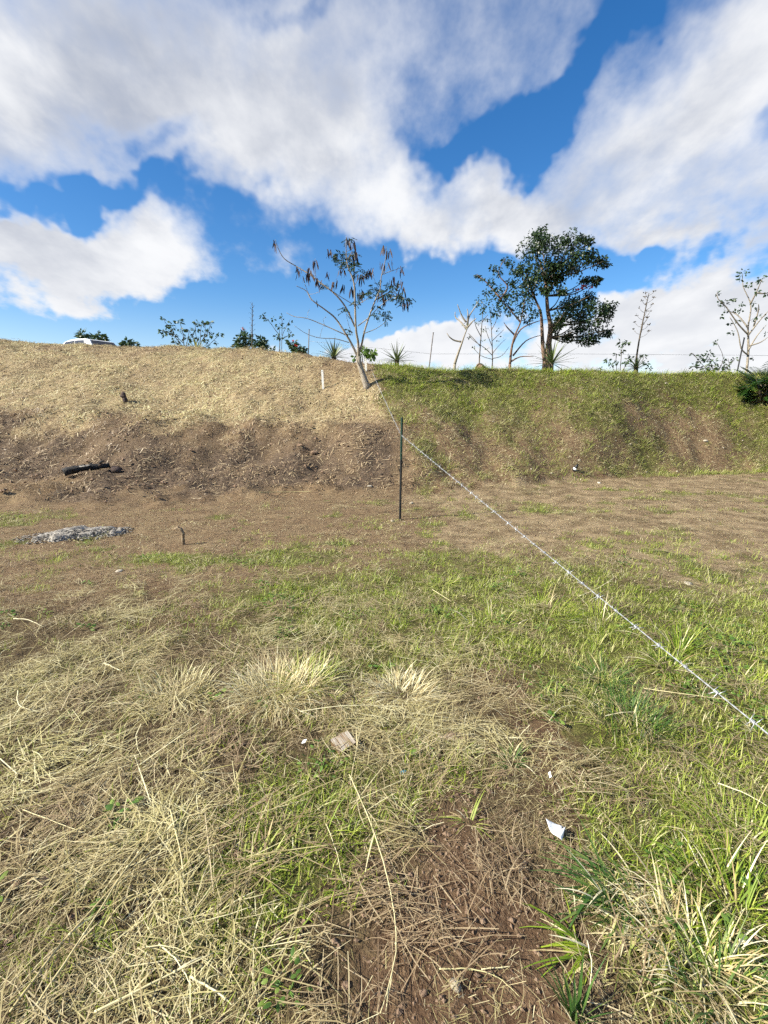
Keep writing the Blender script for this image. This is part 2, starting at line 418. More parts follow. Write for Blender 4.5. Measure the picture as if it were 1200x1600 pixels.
# ground
def ground_material():
    t = NT('ground_soil_and_litter')
    A = {k: t.attr(k) for k in ('green', 'straw', 'dark', 'path', 'brown', 'bank')}
    n_s = t.noise(3.2, 3, .6); n_m = t.noise(14, 4, .62); n_f = t.noise(60, 3, .65); n_x = n_f
    tcn = t.n('ShaderNodeTexCoord')
    def fibres(rot, sc):
        mp = t.n('ShaderNodeMapping'); mp.inputs[2].default_value = (0, 0, rot); mp.inputs[3].default_value = sc
        t.t.links.new(tcn.outputs['Object'], mp.inputs[0])
        return t.noise(1.0, 2, .6, mp.outputs[0], .4)
    fb = t.math('MAXIMUM', fibres(.5, (16, 110, 30)), fibres(-.7, (16, 120, 30)))
    soil = t.mix(t.rng(n_m, .3, .7), (.058, .034, .020), (.125, .078, .046))
    soil = t.mix(t.rng(n_f, .52, .72, 0, .8), soil, (.21, .145, .09))
    brown = t.mix(t.rng(n_m, .3, .7), (.085, .055, .032), (.165, .112, .065))
    brown = t.mix(t.rng(n_s, .42, .65, 0, .5), brown, (.19, .14, .08))
    brown = t.mix(t.rng(n_f, .50, .70, 0, .8), brown, (.29, .22, .13))
    path = t.mix(t.rng(n_s, .38, .62), (.125, .088, .050), (.235, .175, .105))
    path = t.mix(t.rng(n_f, .5, .72, 0, .7), path, (.36, .29, .18))
    path = t.mix(t.rng(n_m, .55, .72, 0, .5), path, (.13, .095, .05))
    dark = t.mix(t.rng(n_m, .3, .7), (.040, .029, .022), (.105, .075, .052))
    dark = t.mix(t.rng(n_f, .52, .72, 0, .7), dark, (.22, .165, .11))
    straw_f = t.mix(t.rng(n_m, .3, .72), (.16, .115, .065), (.30, .235, .135))
    straw_f = t.mix(t.rng(n_s, .45, .68, 0, .6), straw_f, (.12, .08, .05))
    straw_f = t.mix(t.rng(fb, .58, .74, 0, .8), straw_f, (.54, .46, .28))
    straw_f = t.mix(t.rng(n_f, .58, .72, 0, .8), straw_f, (.10, .068, .04))
    straw_n = t.mix(t.rng(n_m, .3, .72), (.045, .032, .018), (.10, .072, .038))     # dark thatch under the near straw, colour deepened for shade between the strands
    straw_n = t.mix(t.rng(fb, .60, .76, 0, .7), straw_n, (.22, .175, .09))
    straw = t.mix(A['bank'], straw_n, straw_f)
    green = t.mix(t.rng(n_m, .3, .7), (.038, .042, .012), (.085, .095, .022))
    green = t.mix(t.rng(n_f, .5, .7, 0, .6), green, (.17, .16, .05))
    def w(k, amt=.5):
        return t.rng(t.math('ADD', A[k], t.math('MULTIPLY', t.math('SUBTRACT', n_m, .5), amt)), .2, .8)
    col = t.mix(w('brown', 1.0), soil, brown)
    col = t.mix(w('path', .9), col, path)
    col = t.mix(w('dark', .9), col, dark)
    col = t.mix(w('straw', 1.1), col, straw)
    col = t.mix(t.math('MULTIPLY', w('green', 1.3), .8), col, green)
    h = t.math('ADD', t.math('MULTIPLY', n_m, 1.2), t.math('MULTIPLY', n_f, .8))
    h = t.math('ADD', h, t.math('MULTIPLY', t.noise(190, 2, .6), .35))
    return t.done(t.bsdf(col, .95, 0, .12, t.bump(h, .6, .024)))
M['ground'] = ground_material()

# ------------------------------------------------------------------ mesh helpers
def tag(o, label=None, cat=None, group=None, kind=None):
    if label: o['label'] = label
    if cat: o['category'] = cat
    if group: o['group'] = group
    if kind: o['kind'] = kind
    return o
def empty(name, loc, label, cat, group=None, rz=0):
    o = bpy.data.objects.new(name, None); COL.objects.link(o)
    o.location = loc; o.rotation_euler = (0, 0, rz); o.empty_display_size = .1
    return tag(o, label, cat, group)
class MB:
    """collects shapes in world (or local) space and links them as one mesh object"""
    def __init__(s): s.v = []; s.f = []; s.t = []; s.d = []
    def add(s, vs, fs, tint=.5, dry=0.0):
        b = len(s.v)
        s.v.extend(tuple(p) for p in vs); s.f.extend(tuple(i+b for i in f) for f in fs)
        if np.ndim(tint): s.t.extend(tint)
        else: s.t.extend([tint]*len(vs))
        s.d.extend([dry]*len(vs))
    def box(s, c, half, rot=None):
        c = Vector(c); q = rot or Matrix.Identity(3)
        vs = [c+q @ Vector((x*half[0], y*half[1], z*half[2])) for x in (-1, 1) for y in (-1, 1) for z in (-1, 1)]
        s.add(vs, [(0, 1, 3, 2), (4, 6, 7, 5), (0, 4, 5, 1), (2, 3, 7, 6), (0, 2, 6, 4), (1, 5, 7, 3)])
    def tube(s, pts, rad, n=6, cap=True, wob=0.0):
        pts = [Vector(p) for p in pts]; k = len(pts)
        if not isinstance(rad, (list, tuple)): rad = [rad]*k
        if len(rad) == 2 and k != 2: rad = [rad[0]+(rad[1]-rad[0])*i/(k-1) for i in range(k)]
        vs, fs = [], []; up = None
        for i, p in enumerate(pts):
            d = (pts[min(i+1, k-1)]-pts[max(i-1, 0)]).normalized()
            if up is None: up = d.orthogonal().normalized()
            up = (up-d*up.dot(d)).normalized() if abs(up.dot(d)) < .99 else d.orthogonal().normalized()
            sd = d.cross(up)
            for j in range(n):
                a = 2*math.pi*j/n; r = rad[i]*(1+wob*random.uniform(-1, 1))
                vs.append(p+up*math.cos(a)*r+sd*math.sin(a)*r)
        for i in range(k-1):
            for j in range(n):
                fs.append((i*n+j, i*n+(j+1) % n, (i+1)*n+(j+1) % n, (i+1)*n+j))
        if cap: fs.append(tuple(range(n))[::-1]); fs.append(tuple(range((k-1)*n, k*n)))
        s.add(vs, fs)
    def blade(s, p, d, length, width, bend, tint, dry=0.0, segs=3, fold=.0, bend_dir=None, taper=.9):
        """a strip that starts at p along d and bends towards bend_dir (down by default)"""
        p, d = Vector(p), Vector(d).normalized()
        bd = Vector(bend_dir) if bend_dir is not None else Vector((0, 0, -1))
        side = d.cross(Vector((0, 0, 1)))
        if side.length < .05: side = Vector((math.cos(tint*40), math.sin(tint*40), 0))
        side.normalize()
        vs, fs = [], []
        for i in range(segs+1):
            f = i/segs
            w = width*.5*(1-taper*f**1.8)*(0.65+.35*min(1, f*4))
            nrm = side.cross(d)
            if fold:
                vs += [p-side*w+nrm*fold*w, p.copy(), p+side*w+nrm*fold*w]
            else: vs += [p-side*w, p+side*w]
            d = (d+bd*bend/segs).normalized(); p = p+d*length/segs
        c = 3 if fold else 2
        for i in range(segs):
            for j in range(c-1): fs.append((i*c+j, i*c+j+1, (i+1)*c+j+1, (i+1)*c+j))
        s.add(vs, fs, tint, dry)
    def leaf(s, p, d, L, w, tint, nrm=None, dry=0.0, oval=False):
        p, d = Vector(p), Vector(d).normalized()
        nr = Vector(nrm) if nrm is not None else Vector((random.uniform(-1, 1), random.uniform(-1, 1), random.uniform(-.2, 1)))
        sd = d.cross(nr)
        if sd.length < 1e-3: sd = d.orthogonal()
        sd.normalize(); n2 = sd.cross(d)
        if oval:
            q = [(0, 0, 0), (.22, .38, -.06), (.52, .5, -.10), (.80, .3, -.16), (1, 0, -.30), (.80, -.3, -.16), (.52, -.5, -.10), (.22, -.38, -.06), (.35, 0, .0), (.70, 0, -.06)]
            s.add([p+d*L*a+sd*w*b+n2*w*c for a, b, c in q], [(0, 1, 8), (1, 2, 8), (2, 9, 8), (2, 3, 9), (3, 4, 9), (4, 5, 9), (5, 6, 9), (6, 8, 9), (6, 7, 8), (7, 0, 8)], tint, dry)
            return
        m = p+d*L*.45-n2*w*.18
        s.add([p, m-sd*w*.5, p+d*L, m+sd*w*.5], [(0, 1, 2, 3)], tint, dry)
    def lump(s, c, r, seed=0, rough=.25, sub=2):
        vs, fs = ICO[sub]; rr = random.Random(seed)
        ph = [(rr.uniform(0, 6), rr.uniform(1.5, 3.5), Vector((rr.uniform(-1, 1), rr.uniform(-1, 1), rr.uniform(-1, 1)))) for _ in range(5)]
        out = []
        for v in vs:
            k = 1+rough*sum(math.sin(a+f*v.dot(w)*2.2) for a, f, w in ph)/3
            out.append((c[0]+v.x*r[0]*k, c[1]+v.y*r[1]*k, c[2]+v.z*r[2]*k))
        s.add(out, fs)
    def mesh(s, name, m, smooth=True):
        me = bpy.data.meshes.new(name); me.from_pydata(s.v, [], s.f)
        at_ = me.attributes.new('tint', 'FLOAT', 'POINT'); at_.data.foreach_set('value', np.array(s.t, np.float32))
        if any(s.d):
            a2 = me.attributes.new('dryness', 'FLOAT', 'POINT'); a2.data.foreach_set('value', np.array(s.d, np.float32))
        me.materials.append(m)
        if smooth: me.polygons.foreach_set('use_smooth', [True]*len(me.polygons))
        me.update()
        return me
    def build(s, name, m, parent=None, smooth=True, origin=None):
        """parent: vertices are given in world space and stored relative to the parent's place"""
        if parent is not None:
            top = parent
            while top.parent is not None: top = top.parent
            inv = (Matrix.Translation(top.location) @ top.rotation_euler.to_matrix().to_4x4()).inverted()
            if not getattr(s, 'local', False): s.v = [tuple(inv @ Vector(p)) for p in s.v]
        o = bpy.data.objects.new(name, s.mesh(name, m, smooth)); COL.objects.link(o)
        if parent is not None: o.parent = parent
        elif origin is not None: o.location = origin
        return o
def _ico(sub):
    import bmesh
    bm = bmesh.new(); bmesh.ops.create_icosphere(bm, subdivisions=sub, radius=1.0)
    bm.verts.index_update()
    r = [v.co.copy() for v in bm.verts], [tuple(v.index for v in f.verts) for f in bm.faces]
    bm.free(); return r
ICO = {0: ([Vector(v).normalized() for v in ((1, 0, 0), (-1, .1, 0), (0, 1, .1), (.1, -1, 0), (0, .1, 1), (0, 0, -1))], [(0, 2, 4), (2, 1, 4), (1, 3, 4), (3, 0, 4), (2, 0, 5), (1, 2, 5), (3, 1, 5), (0, 3, 5)]), 1: _ico(1), 2: _ico(2), 3: _ico(3)}

# ------------------------------------------------------------------ ground
def axis(fine_lo, fine_hi, step, mid_lo, mid_hi, mstep, far):
    a = [np.arange(mid_lo, fine_lo, mstep), np.arange(fine_lo, fine_hi, step), np.arange(fine_hi, mid_hi, mstep)]
    lo = mid_lo-np.geomspace(.3, far, 26)[::-1]; hi = mid_hi+np.geomspace(.3, far, 26)
    return np.concatenate([lo, *a, hi])
gx = axis(-3.6, 3.6, .05, -18, 16, .1, 2500)
gy = axis(.6, 7.0, .045, -2, 22, .09, 2500)
XX, YY = np.meshgrid(gx, gy)
ZZ = height(XX, YY)
nv, nx = XX.size, len(gx)
me = bpy.data.meshes.new('ground')
me.vertices.add(nv)
me.vertices.foreach_set('co', np.stack([XX.ravel(), YY.ravel(), ZZ.ravel()], -1).ravel())
ii = (np.arange(len(gy)-1)[:, None]*nx + np.arange(nx-1)[None, :]).ravel()
quads = np.stack([ii, ii+1, ii+nx+1, ii+nx], -1).astype(np.int32)
me.loops.add(quads.size); me.loops.foreach_set('vertex_index', quads.ravel())
me.polygons.add(len(quads)); me.polygons.foreach_set('loop_start', np.arange(0, quads.size, 4, dtype=np.int32))
me.polygons.foreach_set('use_smooth', np.ones(len(quads), bool))
me.update(calc_edges=True)
FD = fields(XX.ravel(), YY.ravel())
for k in ('green', 'straw', 'dark', 'path', 'brown', 'bank'):
    a = me.attributes.new(k, 'FLOAT', 'POINT'); a.data.foreach_set('value', FD[k].astype(np.float32))
me.materials.append(M['ground'])
ground = bpy.data.objects.new('ground', me); COL.objects.link(ground)
tag(ground, 'bare earth and cut grass rising to a mown bank', None, kind='structure')

import bisect
def hz(x, y):
    """height of the built ground, read from its own mesh"""
    i = min(max(bisect.bisect_right(gx, x)-1, 0), len(gx)-2); j = min(max(bisect.bisect_right(gy, y)-1, 0), len(gy)-2)
    u, v = (x-gx[i])/(gx[i+1]-gx[i]), (y-gy[j])/(gy[j+1]-gy[j])
    return float((ZZ[j, i]*(1-u)+ZZ[j, i+1]*u)*(1-v)+(ZZ[j+1, i]*(1-u)+ZZ[j+1, i+1]*u)*v)

# ------------------------------------------------------------------ clumps that the litter and turf are made of
SRC = bpy.data.collections.new('clump_shapes')
def source(kind, k, mb, m):
    c = bpy.data.collections.get('clump_'+kind) or bpy.data.collections.new('clump_'+kind)
    o = bpy.data.objects.new('%s_clump_%02d' % (kind, k), mb.mesh('%s_clump_%02d' % (kind, k), m, kind != 'crumb'))
    c.objects.link(o)
    return c
U = random.uniform
for k in range(7):                                   # cut straw lying about
    mb = MB()
    main = 0.0
    for j in range(16):
        a = main+random.gauss(0, .5)+(math.pi if random.random() < .5 else 0) if random.random() < .72 else U(0, 6.28)
        L = random.choice([U(.03, .08), U(.06, .14), U(.10, .22)]); w = U(.0012, .0034)
        r = U(0, .10); b = U(0, 6.28)
        up = U(-.05, .28)
        d = Vector((math.cos(a), math.sin(a), up))
        mb.blade((r*math.cos(b)-d.x*L*.5, r*math.sin(b)-d.y*L*.5, U(.003, .040)), d, L, w, up*1.6+U(.1, .7), U(0, 1), segs=3, taper=.6,
                 bend_dir=(U(-1.2, 1.2), U(-1.2, 1.2), -.5))
    source('straw', k, mb, M['straw'])
for k in range(6):                                   # fine chopped straw
    mb = MB()
    for j in range(30):
        a = U(0, 6.28); L = U(.015, .075); r = .10*math.sqrt(random.random()); b = U(0, 6.28); up = U(-.1, .55)
        mb.blade((r*math.cos(b), r*math.sin(b), U(.001, .028)), (math.cos(a), math.sin(a), up), L, U(.0009, .0024), up*1.5+U(0, .5), U(0, 1), segs=1, taper=.6, bend_dir=(U(-1, 1), U(-1, 1), -1))
    source('fine', k, mb, M['straw'])
for k in range(6):                                   # short turf
    mb = MB()
    for j in range(26):
        a = U(0, 6.28); r = .055*math.sqrt(random.random()); L = U(.018, .062); lean = U(.2, 1.3)
        b = U(0, 6.28)
        dry = 1.0 if random.random() < .22 else 0.0
        mb.blade((r*math.cos(a), r*math.sin(a), -.004), (math.cos(b)*lean, math.sin(b)*lean, 1), L, U(.002, .0042), U(.2, 1.4), U(0, 1), dry, segs=2)
    source('turf', k, mb, M['grass'])
for k in range(6):                                   # longer loose tufts
    mb = MB()
    for j in range(20):
        a = U(0, 6.28); r = .035*math.sqrt(random.random()); L = U(.07, .19); lean = U(.25, 1.5)
        b = a+random.gauss(0, .7)
        dry = .9 if random.random() < .2 else 0.0
        mb.blade((r*math.cos(a), r*math.sin(a), -.005), (math.cos(b)*lean, math.sin(b)*lean, 1), L, U(.003, .0065), U(.5, 1.8), U(0, 1), dry, segs=3)
    source('tuft', k, mb, M['grass'])
for k in range(5):                                   # crumbs of soil and chips
    mb = MB()
    for j in range(7):
        s_ = U(.003, .009); a = U(0, 6.28); r = .11*math.sqrt(random.random())
        mb.lump((r*math.cos(a), r*math.sin(a), s_*.3), (s_, s_*U(.6, 1), s_*U(.5, .8)), random.random(), .5, 0)
    source('crumb', k, mb, M['clod'])
for k in range(4):                                   # small broad-leaved weeds
    mb = MB()
    for j in range(12):
        a = U(0, 6.28); L = U(.016, .036); r = U(.0, .045); z = U(.006, .035)
        mb.leaf((r*math.cos(a), r*math.sin(a), z), (math.cos(a+U(-.6, .6)), math.sin(a+U(-.6, .6)), U(-.1, .5)), L, L*.55, U(0, 1), nrm=(U(-.5, .5), U(-.5, .5), 1), oval=True)
    source('weed', k, mb, M['weed'])
for k in range(5):                                   # chips: dead leaves and chopped stubble for the far slopes
    mb = MB()
    for j in range(14):
        a = U(0, 6.28); L = U(.025, .085); r = .17*math.sqrt(random.random()); b = U(0, 6.28); up = U(.0, .9)
        mb.blade((r*math.cos(b), r*math.sin(b), U(0, .01)), (math.cos(a), math.sin(a), up), L, U(.007, .017), up+U(0, .5), U(0, 1), segs=1, taper=.7)
    source('chip', k, mb, M['straw'])
for k in range(6):                                   # bank grass, seen from ten metres and more
    mb = MB()
    for j in range(15):
        a = U(0, 6.28); r = .07*math.sqrt(random.random()); L = U(.07, .22); lean = U(.3, 1.6); b = a+random.gauss(0, .8)
        mb.blade((r*math.cos(a), r*math.sin(a), -.005), (math.cos(b)*lean, math.sin(b)*lean, 1), L, U(.005, .011), U(.5, 1.6), U(0, 1), .9 if random.random() < .2 else 0.0, segs=2)
    source('bank', k, mb, M['grass'])

def scatter(name, kind, x, y, scl, age, label, cat, tilt=1.0, lift=0.0, yaw=None):
    n = len(x); z = height(x, y)+lift
    nr = normal(x, y); nr = nr*tilt+np.array([0, 0, 1-tilt]); nr /= np.linalg.norm(nr, axis=1, keepdims=True)
    if yaw is None: yaw = RNG.uniform(0, 2*np.pi, n)
    t1 = np.stack([np.cos(yaw), np.sin(yaw), np.zeros(n)], -1); t1 -= nr*(t1*nr).sum(1, keepdims=True); t1 /= np.linalg.norm(t1, axis=1, keepdims=True)
    t2 = np.cross(nr, t1)
    rot = np.stack([np.arctan2(t2[:, 2], nr[:, 2]), np.arcsin(np.clip(-t1[:, 2], -1, 1)), np.arctan2(t1[:, 1], t1[:, 0])], -1)
    me = bpy.data.meshes.new(name); me.vertices.add(n)
    me.vertices.foreach_set('co', np.stack([x, y, z], -1).ravel())
    me.attributes.new('rot', 'FLOAT_VECTOR', 'POINT').data.foreach_set('vector', rot.astype(np.float32).ravel())
    me.attributes.new('scl', 'FLOAT', 'POINT').data.foreach_set('value', np.asarray(scl, np.float32))
    me.attributes.new('age', 'FLOAT', 'POINT').data.foreach_set('value', np.asarray(age, np.float32))
    c = bpy.data.collections['clump_'+kind]
    me.attributes.new('pick', 'INT', 'POINT').data.foreach_set('value', RNG.integers(0, len(c.objects), n).astype(np.int32))
    o = bpy.data.objects.new(name, me); COL.objects.link(o)
    g = bpy.data.node_groups.new(name, 'GeometryNodeTree')
    g.interface.new_socket('Geometry', in_out='INPUT', socket_type='NodeSocketGeometry')
    g.interface.new_socket('Geometry', in_out='OUTPUT', socket_type='NodeSocketGeometry')
    N, Lk = g.nodes, g.links
    gi, go = N.new('NodeGroupInput'), N.new('NodeGroupOutput')
    ci = N.new('GeometryNodeCollectionInfo'); ci.inputs[0].default_value = c
    ci.inputs['Separate Children'].default_value = True; ci.inputs['Reset Children'].default_value = True
    ip = N.new('GeometryNodeInstanceOnPoints'); ip.inputs['Pick Instance'].default_value = True
    def na(nm, ty):
        q = N.new('GeometryNodeInputNamedAttribute'); q.data_type = ty; q.inputs[0].default_value = nm; return q.outputs['Attribute']
    e2r = N.new('FunctionNodeEulerToRotation')
    Lk.new(na('rot', 'FLOAT_VECTOR'), e2r.inputs[0]); Lk.new(e2r.outputs[0], ip.inputs['Rotation'])
    Lk.new(na('scl', 'FLOAT'), ip.inputs['Scale']); Lk.new(na('pick', 'INT'), ip.inputs['Instance Index'])
    Lk.new(gi.outputs[0], ip.inputs['Points']); Lk.new(ci.outputs[0], ip.inputs['Instance']); rz_ = N.new('GeometryNodeRealizeInstances')
    Lk.new(ip.outputs[0], rz_.inputs[0]); Lk.new(rz_.outputs[0], go.inputs[0])
    md = o.modifiers.new('scatter', 'NODES'); md.node_group = g
    return tag(o, label, cat, kind='stuff')

def sample(density, ymin=.2, ymax=21.5, peak=600):
    """points on the ground, density(x, y, fields) per square metre"""
    xs, ys = [], []
    bands = [(ymin, 2), (2, 3.5), (3.5, 6), (6, 9), (9, 13), (13, 17), (17, ymax)]
    for a, b in bands:
        a = max(a, ymin)
        if b <= a: continue
        lo, hi = -(.92*b+1.2), (.92*b+1.2)
        probe_x, probe_y = RNG.uniform(lo, hi, 1500), RNG.uniform(a, b, 1500)
        mx = min(peak, density(probe_x, probe_y, fields(probe_x, probe_y)).max()*1.15+1e-6)
        n = int(mx*(hi-lo)*(b-a))
        x, y = RNG.uniform(lo, hi, n), RNG.uniform(a, b, n)
        d = density(x, y, fields(x, y))
        k = RNG.uniform(0, mx, n) < d
        xs.append(x[k]); ys.append(y[k])
    return np.concatenate(xs), np.concatenate(ys)
def matted(x, y, spread=.45): return 9.0*fbm(x, y, .9, 2, 171)-1.5+RNG.normal(0, spread, len(x))   # straw lies the same way over small patches
def fall(y, pts, vals): return np.interp(y, pts, vals)

x, y = sample(lambda x, y, F: F['straw']*(1-F['bank'])*fall(y, [0, 2, 3.5, 6, 9], [250, 235, 165, 80, 40])*(.06+1.55*sstep(fbm(x, y, .30, 3, 81), .28, .72)) + (1-F['bank'])*fall(y, [0, 4, 6, 9], [24, 20, 8, 5]))
age = np.clip(fbm(x, y, .4, 3, 91)*2.4-.85+RNG.uniform(-.25, .25, len(x)) + .5*(1-fields(x, y)['straw']), 0, 1)
scatter('straw_litter', 'straw', x, y, RNG.uniform(.7, 1.45, len(x)), age, 'cut dry straw strewn over the near ground', 'straw', yaw=matted(x, y))
x, y = sample(lambda x, y, F: (F['straw']+.12)*(1-F['bank'])*fall(y, [0, 2, 3.5, 6, 9], [420, 360, 200, 60, 20])*(.05+1.2*sstep(fbm(x, y, .24, 3, 83), .30, .68)))
age = np.clip(fbm(x, y, .35, 3, 92)*2.4-.75+RNG.uniform(-.25, .25, len(x)), 0, 1)
scatter('fine_straw', 'fine', x, y, RNG.uniform(.7, 1.4, len(x)), age, 'fine chopped straw bits between the longer straw', 'straw')
x, y = sample(lambda x, y, F: F['green']*(1-F['bank'])*fall(y, [0, 2, 3.5, 6, 9], [620, 560, 420, 260, 150])*sstep(fbm(x, y, .22, 2, 85), .2, .55), peak=900)
age = np.clip(RNG.normal(.05, .14, len(x)) + .5*(fbm(x, y, .6, 2, 95)-.45) + .04, 0, 1)
scatter('short_turf', 'turf', x, y, RNG.uniform(.7, 1.5, len(x)), age, 'short green turf on the level ground', 'turf')
x, y = sample(lambda x, y, F: np.clip(F['green']-.35, 0, 1)*(1-F['bank'])*fall(y, [0, 2, 3.5, 6, 9], [170, 150, 90, 20, 3])*sstep(fbm(x, y, .3, 2, 87), .35, .6))
scatter('loose_grass', 'tuft', x, y, RNG.uniform(.45, 1.0, len(x)), np.clip(RNG.normal(.18, .2, len(x)), 0, 1), 'longer loose grass blades growing in the turf', 'grass', .5)
x, y = sample(lambda x, y, F: (1-F['bank'])*(np.clip(F['green']-.2, 0, 1)*18+2)*fall(y, [0, 3, 6], [1, 1, .1])*sstep(fbm(x, y, .35, 2, 99), .52, .7)*4)
scatter('ground_weeds', 'weed', x, y, RNG.uniform(.6, 1.3, len(x)), np.zeros(len(x)), 'small broad-leaved weeds among the cut grass', 'weeds', .6)
x, y = sample(lambda x, y, F: (1-F['straw']*.7)*(1-F['green']*.7)*fall(y, [0, 1.6, 2.2, 4, 8, 12], [420, 360, 120, 30, 12, 5]))
scatter('soil_crumbs', 'crumb', x, y, RNG.uniform(.3, 1.1, len(x))*fall(y, [0, 3, 8, 12], [1.35, 1.3, 1.7, 2.4]), np.zeros(len(x)), 'crumbs of brown soil on the bare ground', 'soil')
# slopes
x, y = sample(lambda x, y, F: F['bank']*(1-F['side_r'])*(F['straw']*85+F['dark']*48+8)*(y < 21)*(F['s'] < 1.25), ymin=8)
F = fields(x, y)
age = np.clip(1.40+.5*F['dark']-F['straw']*1.05+.9*(fbm(x, y, .9, 3, 101)-.5)*2+RNG.uniform(-.35, .35, len(x)), 0, 1)
scatter('slope_straw', 'chip', x, y, RNG.uniform(.8, 2.1, len(x)), age, 'dry mown straw covering the left slope', 'straw')
x, y = sample(lambda x, y, F: F['bank']*F['side_r']*(np.clip(F['green'], 0, 1)*210+10)*(F['s'] < 1.35)*sstep(fbm(x, y, .3, 2, 88), .1, .5), ymin=8)
age = np.clip(.30*(1-sstep(fields(x, y)['s'], .3, .7))-.08+.9*(fbm(x, y, .8, 3, 103)-.45)+RNG.uniform(-.2, .3, len(x)), 0, .85)
_s = fields(x, y)['s']
scatter('bank_grass', 'bank', x, y, RNG.uniform(.45, 1.05, len(x))*(1+.7*sstep(_s, .9, 1.0)*RNG.uniform(0, 1, len(x))**2), age, 'green grass covering the right bank', 'grass', .5)
x, y = sample(lambda x, y, F: F['bank']*F['side_r']*(45+60*(1-F['green']))*(F['s'] < 1.2), ymin=8)
scatter('bank_stubble', 'chip', x, y, RNG.uniform(.5, 1.3, len(x)), np.clip(RNG.normal(.5, .35, len(x)), 0, 1), 'dry stubble between the grass of the right bank', 'stubble')
x, y = sample(lambda x, y, F: (1-F['bank'])*fall(y, [0, 4, 5.5, 12], [0, 10, 50, 50])*(.2+1.2*sstep(fbm(x, y, .6, 3, 120), .35, .65)), ymin=3.5)
scatter('earth_chips', 'chip', x, y, RNG.uniform(.35, 1.15, len(x)), np.clip(RNG.normal(.6, .4, len(x)), 0, 1), 'dry leaf chips and stubble on the bare earth', 'litter')
x, y = sample(lambda x, y, F: F['bank']*(1-F['side_r'])*(F['dark']*9+.6)*(F['s'] < 1), ymin=8)
scatter('berm_clods', 'crumb', x, y, RNG.uniform(1.5, 6.0, len(x)), np.zeros(len(x)), 'dark clods of dug earth on the left berm', 'soil')
for k in range(5):                                   # long flattened stalks, laid along their own x axis
    mb = MB()
    for j in range(6):
        a = random.gauss(0, .45); L = U(.10, .30); up = U(0, .14); d = Vector((math.cos(a), math.sin(a), up))
        mb.blade((U(-.2, .05), U(-.10, .10), U(.015, .04)), d, L, U(.0025, .0058), up*1.5, U(.1, 1), segs=3, taper=.5, fold=.35, bend_dir=(U(-.5, .5), U(-.5, .5), -1))
    source('stalk', k, mb, M['straw'])
x, y = sample(lambda x, y, F: F['straw']*(1-F['bank'])*sstep(x, .1, -.4)*fall(y, [0, 2, 2.8, 3.6], [60, 45, 18, 3])*sstep(fbm(x, y, .5, 2, 161), .35, .6), ymax=4)
scatter('flattened_stalks', 'stalk', x, y, RNG.uniform(.7, 1.25, len(x)), np.clip(RNG.normal(.2, .3, len(x)), 0, 1), 'long flattened grass stalks lying in the left foreground', 'straw', yaw=RNG.normal(1.25, .55, len(x)))
# ------------------------------------------------------------------ barbed wire and its post
stake = at(625, 812)
fp = empty('fence_post', stake, 'dark green steel star picket standing alone in the bare earth', 'fence post')
top = at_y(628, 652, stake.y)
axis_ = (top-stake)
mb = MB()
for k in range(3):                                   # Y-shaped section
    a = k*2.094+.5
    d = Vector((math.cos(a), math.sin(a), 0)); n_ = Vector((-math.sin(a), math.cos(a), 0))
    w, th = .017, .0025
    lo, hi = stake-axis_*.06, top
    q = [n_*th+d*0, n_*th+d*w, -n_*th+d*w, -n_*th]
    vs = [lo+p for p in q]+[hi+p for p in q]
    mb.add(vs, [(0, 1, 5, 4), (1, 2, 6, 5), (2, 3, 7, 6), (3, 0, 4, 7), (4, 5, 6, 7)])
low = MB(); low.v = [tuple(Vector(v)) for v in mb.v]; low.f = list(mb.f); low.t = list(mb.t); low.d = list(mb.d)
cut = .62                                            # the lower part is bitumen-black, the top painted green
def part_of(mbx, f0, f1):
    out = MB()
    vs = []
    for i, v in enumerate(mbx.v):
        g = i // 8; top_ = (i % 8) >= 4
        base = Vector(mbx.v[g*8+(i % 4)]); tip = Vector(mbx.v[g*8+4+(i % 4)])
        vs.append(base.lerp(tip, f1 if top_ else f0))
    out.add(vs, mbx.f)
    return out
part_of(mb, 0, cut).build('post_shaft', M['post_dark'], fp, False)
part_of(mb, cut, 1).build('post_head', M['post_green'], fp, False)['label'] = 'dark green painted top of the post'
for k in range(9):
    c = stake.lerp(top, .12+k*.1)
    b = MB(); b.box(c+Vector((.006, -.012, 0)), (.006, .004, .008)); b.build('stud', M['post_dark'] if k < 5 else M['post_green'], fp, False)
b = MB(); c = stake.lerp(top, .155)
b.tube([c, c+Vector((.03, -.02, .01)), c+Vector((.045, -.03, .045)), c+Vector((.04, -.03, .06))], .005, 5)
b.build('bent_tie', M['post_dark'], fp)

tree_base = at(573, 604)
W0 = tree_base+Vector((.12, -.05, .42))               # nailed to the pegs beside the tree
W1 = at_y(627, 680, stake.y)+Vector((.0, -.02, 0))
dd = ray(1200, 1140); W2 = Vector((0, 0, CAM_Z))+dd*1.25
W3 = W2+(W2-W1)*.55
wire = empty('barbed_wire', W1, 'galvanised barbed wire strung from the pale tree past the post to the right', 'barbed wire')
def wire_point(f):
    if f < 0: p = W1.lerp(W0, -f); sag = .025*math.sin(math.pi*-f)
    else: p = W1.lerp(W3, f); sag = .012*math.sin(math.pi*f)
    return p-Vector((0, 0, sag))
L1, L0 = (W3-W1).length, (W0-W1).length
fs = [-(i/300) for i in range(300, 0, -1)]+[i/500 for i in range(501)]
for ph in (0, math.pi):
    mb = MB(); pts = []
    dist = 0; prev = None
    for f in fs:
        p = wire_point(f)
        if prev is not None: dist += (p-prev).length
        prev = p
        a = dist*95+ph
        pts.append(p+Vector((math.cos(a)*.0013, 0, math.sin(a)*.0013)))
    mb.tube(pts, .0012, 5); mb.build('strand', M['zinc'], wire)
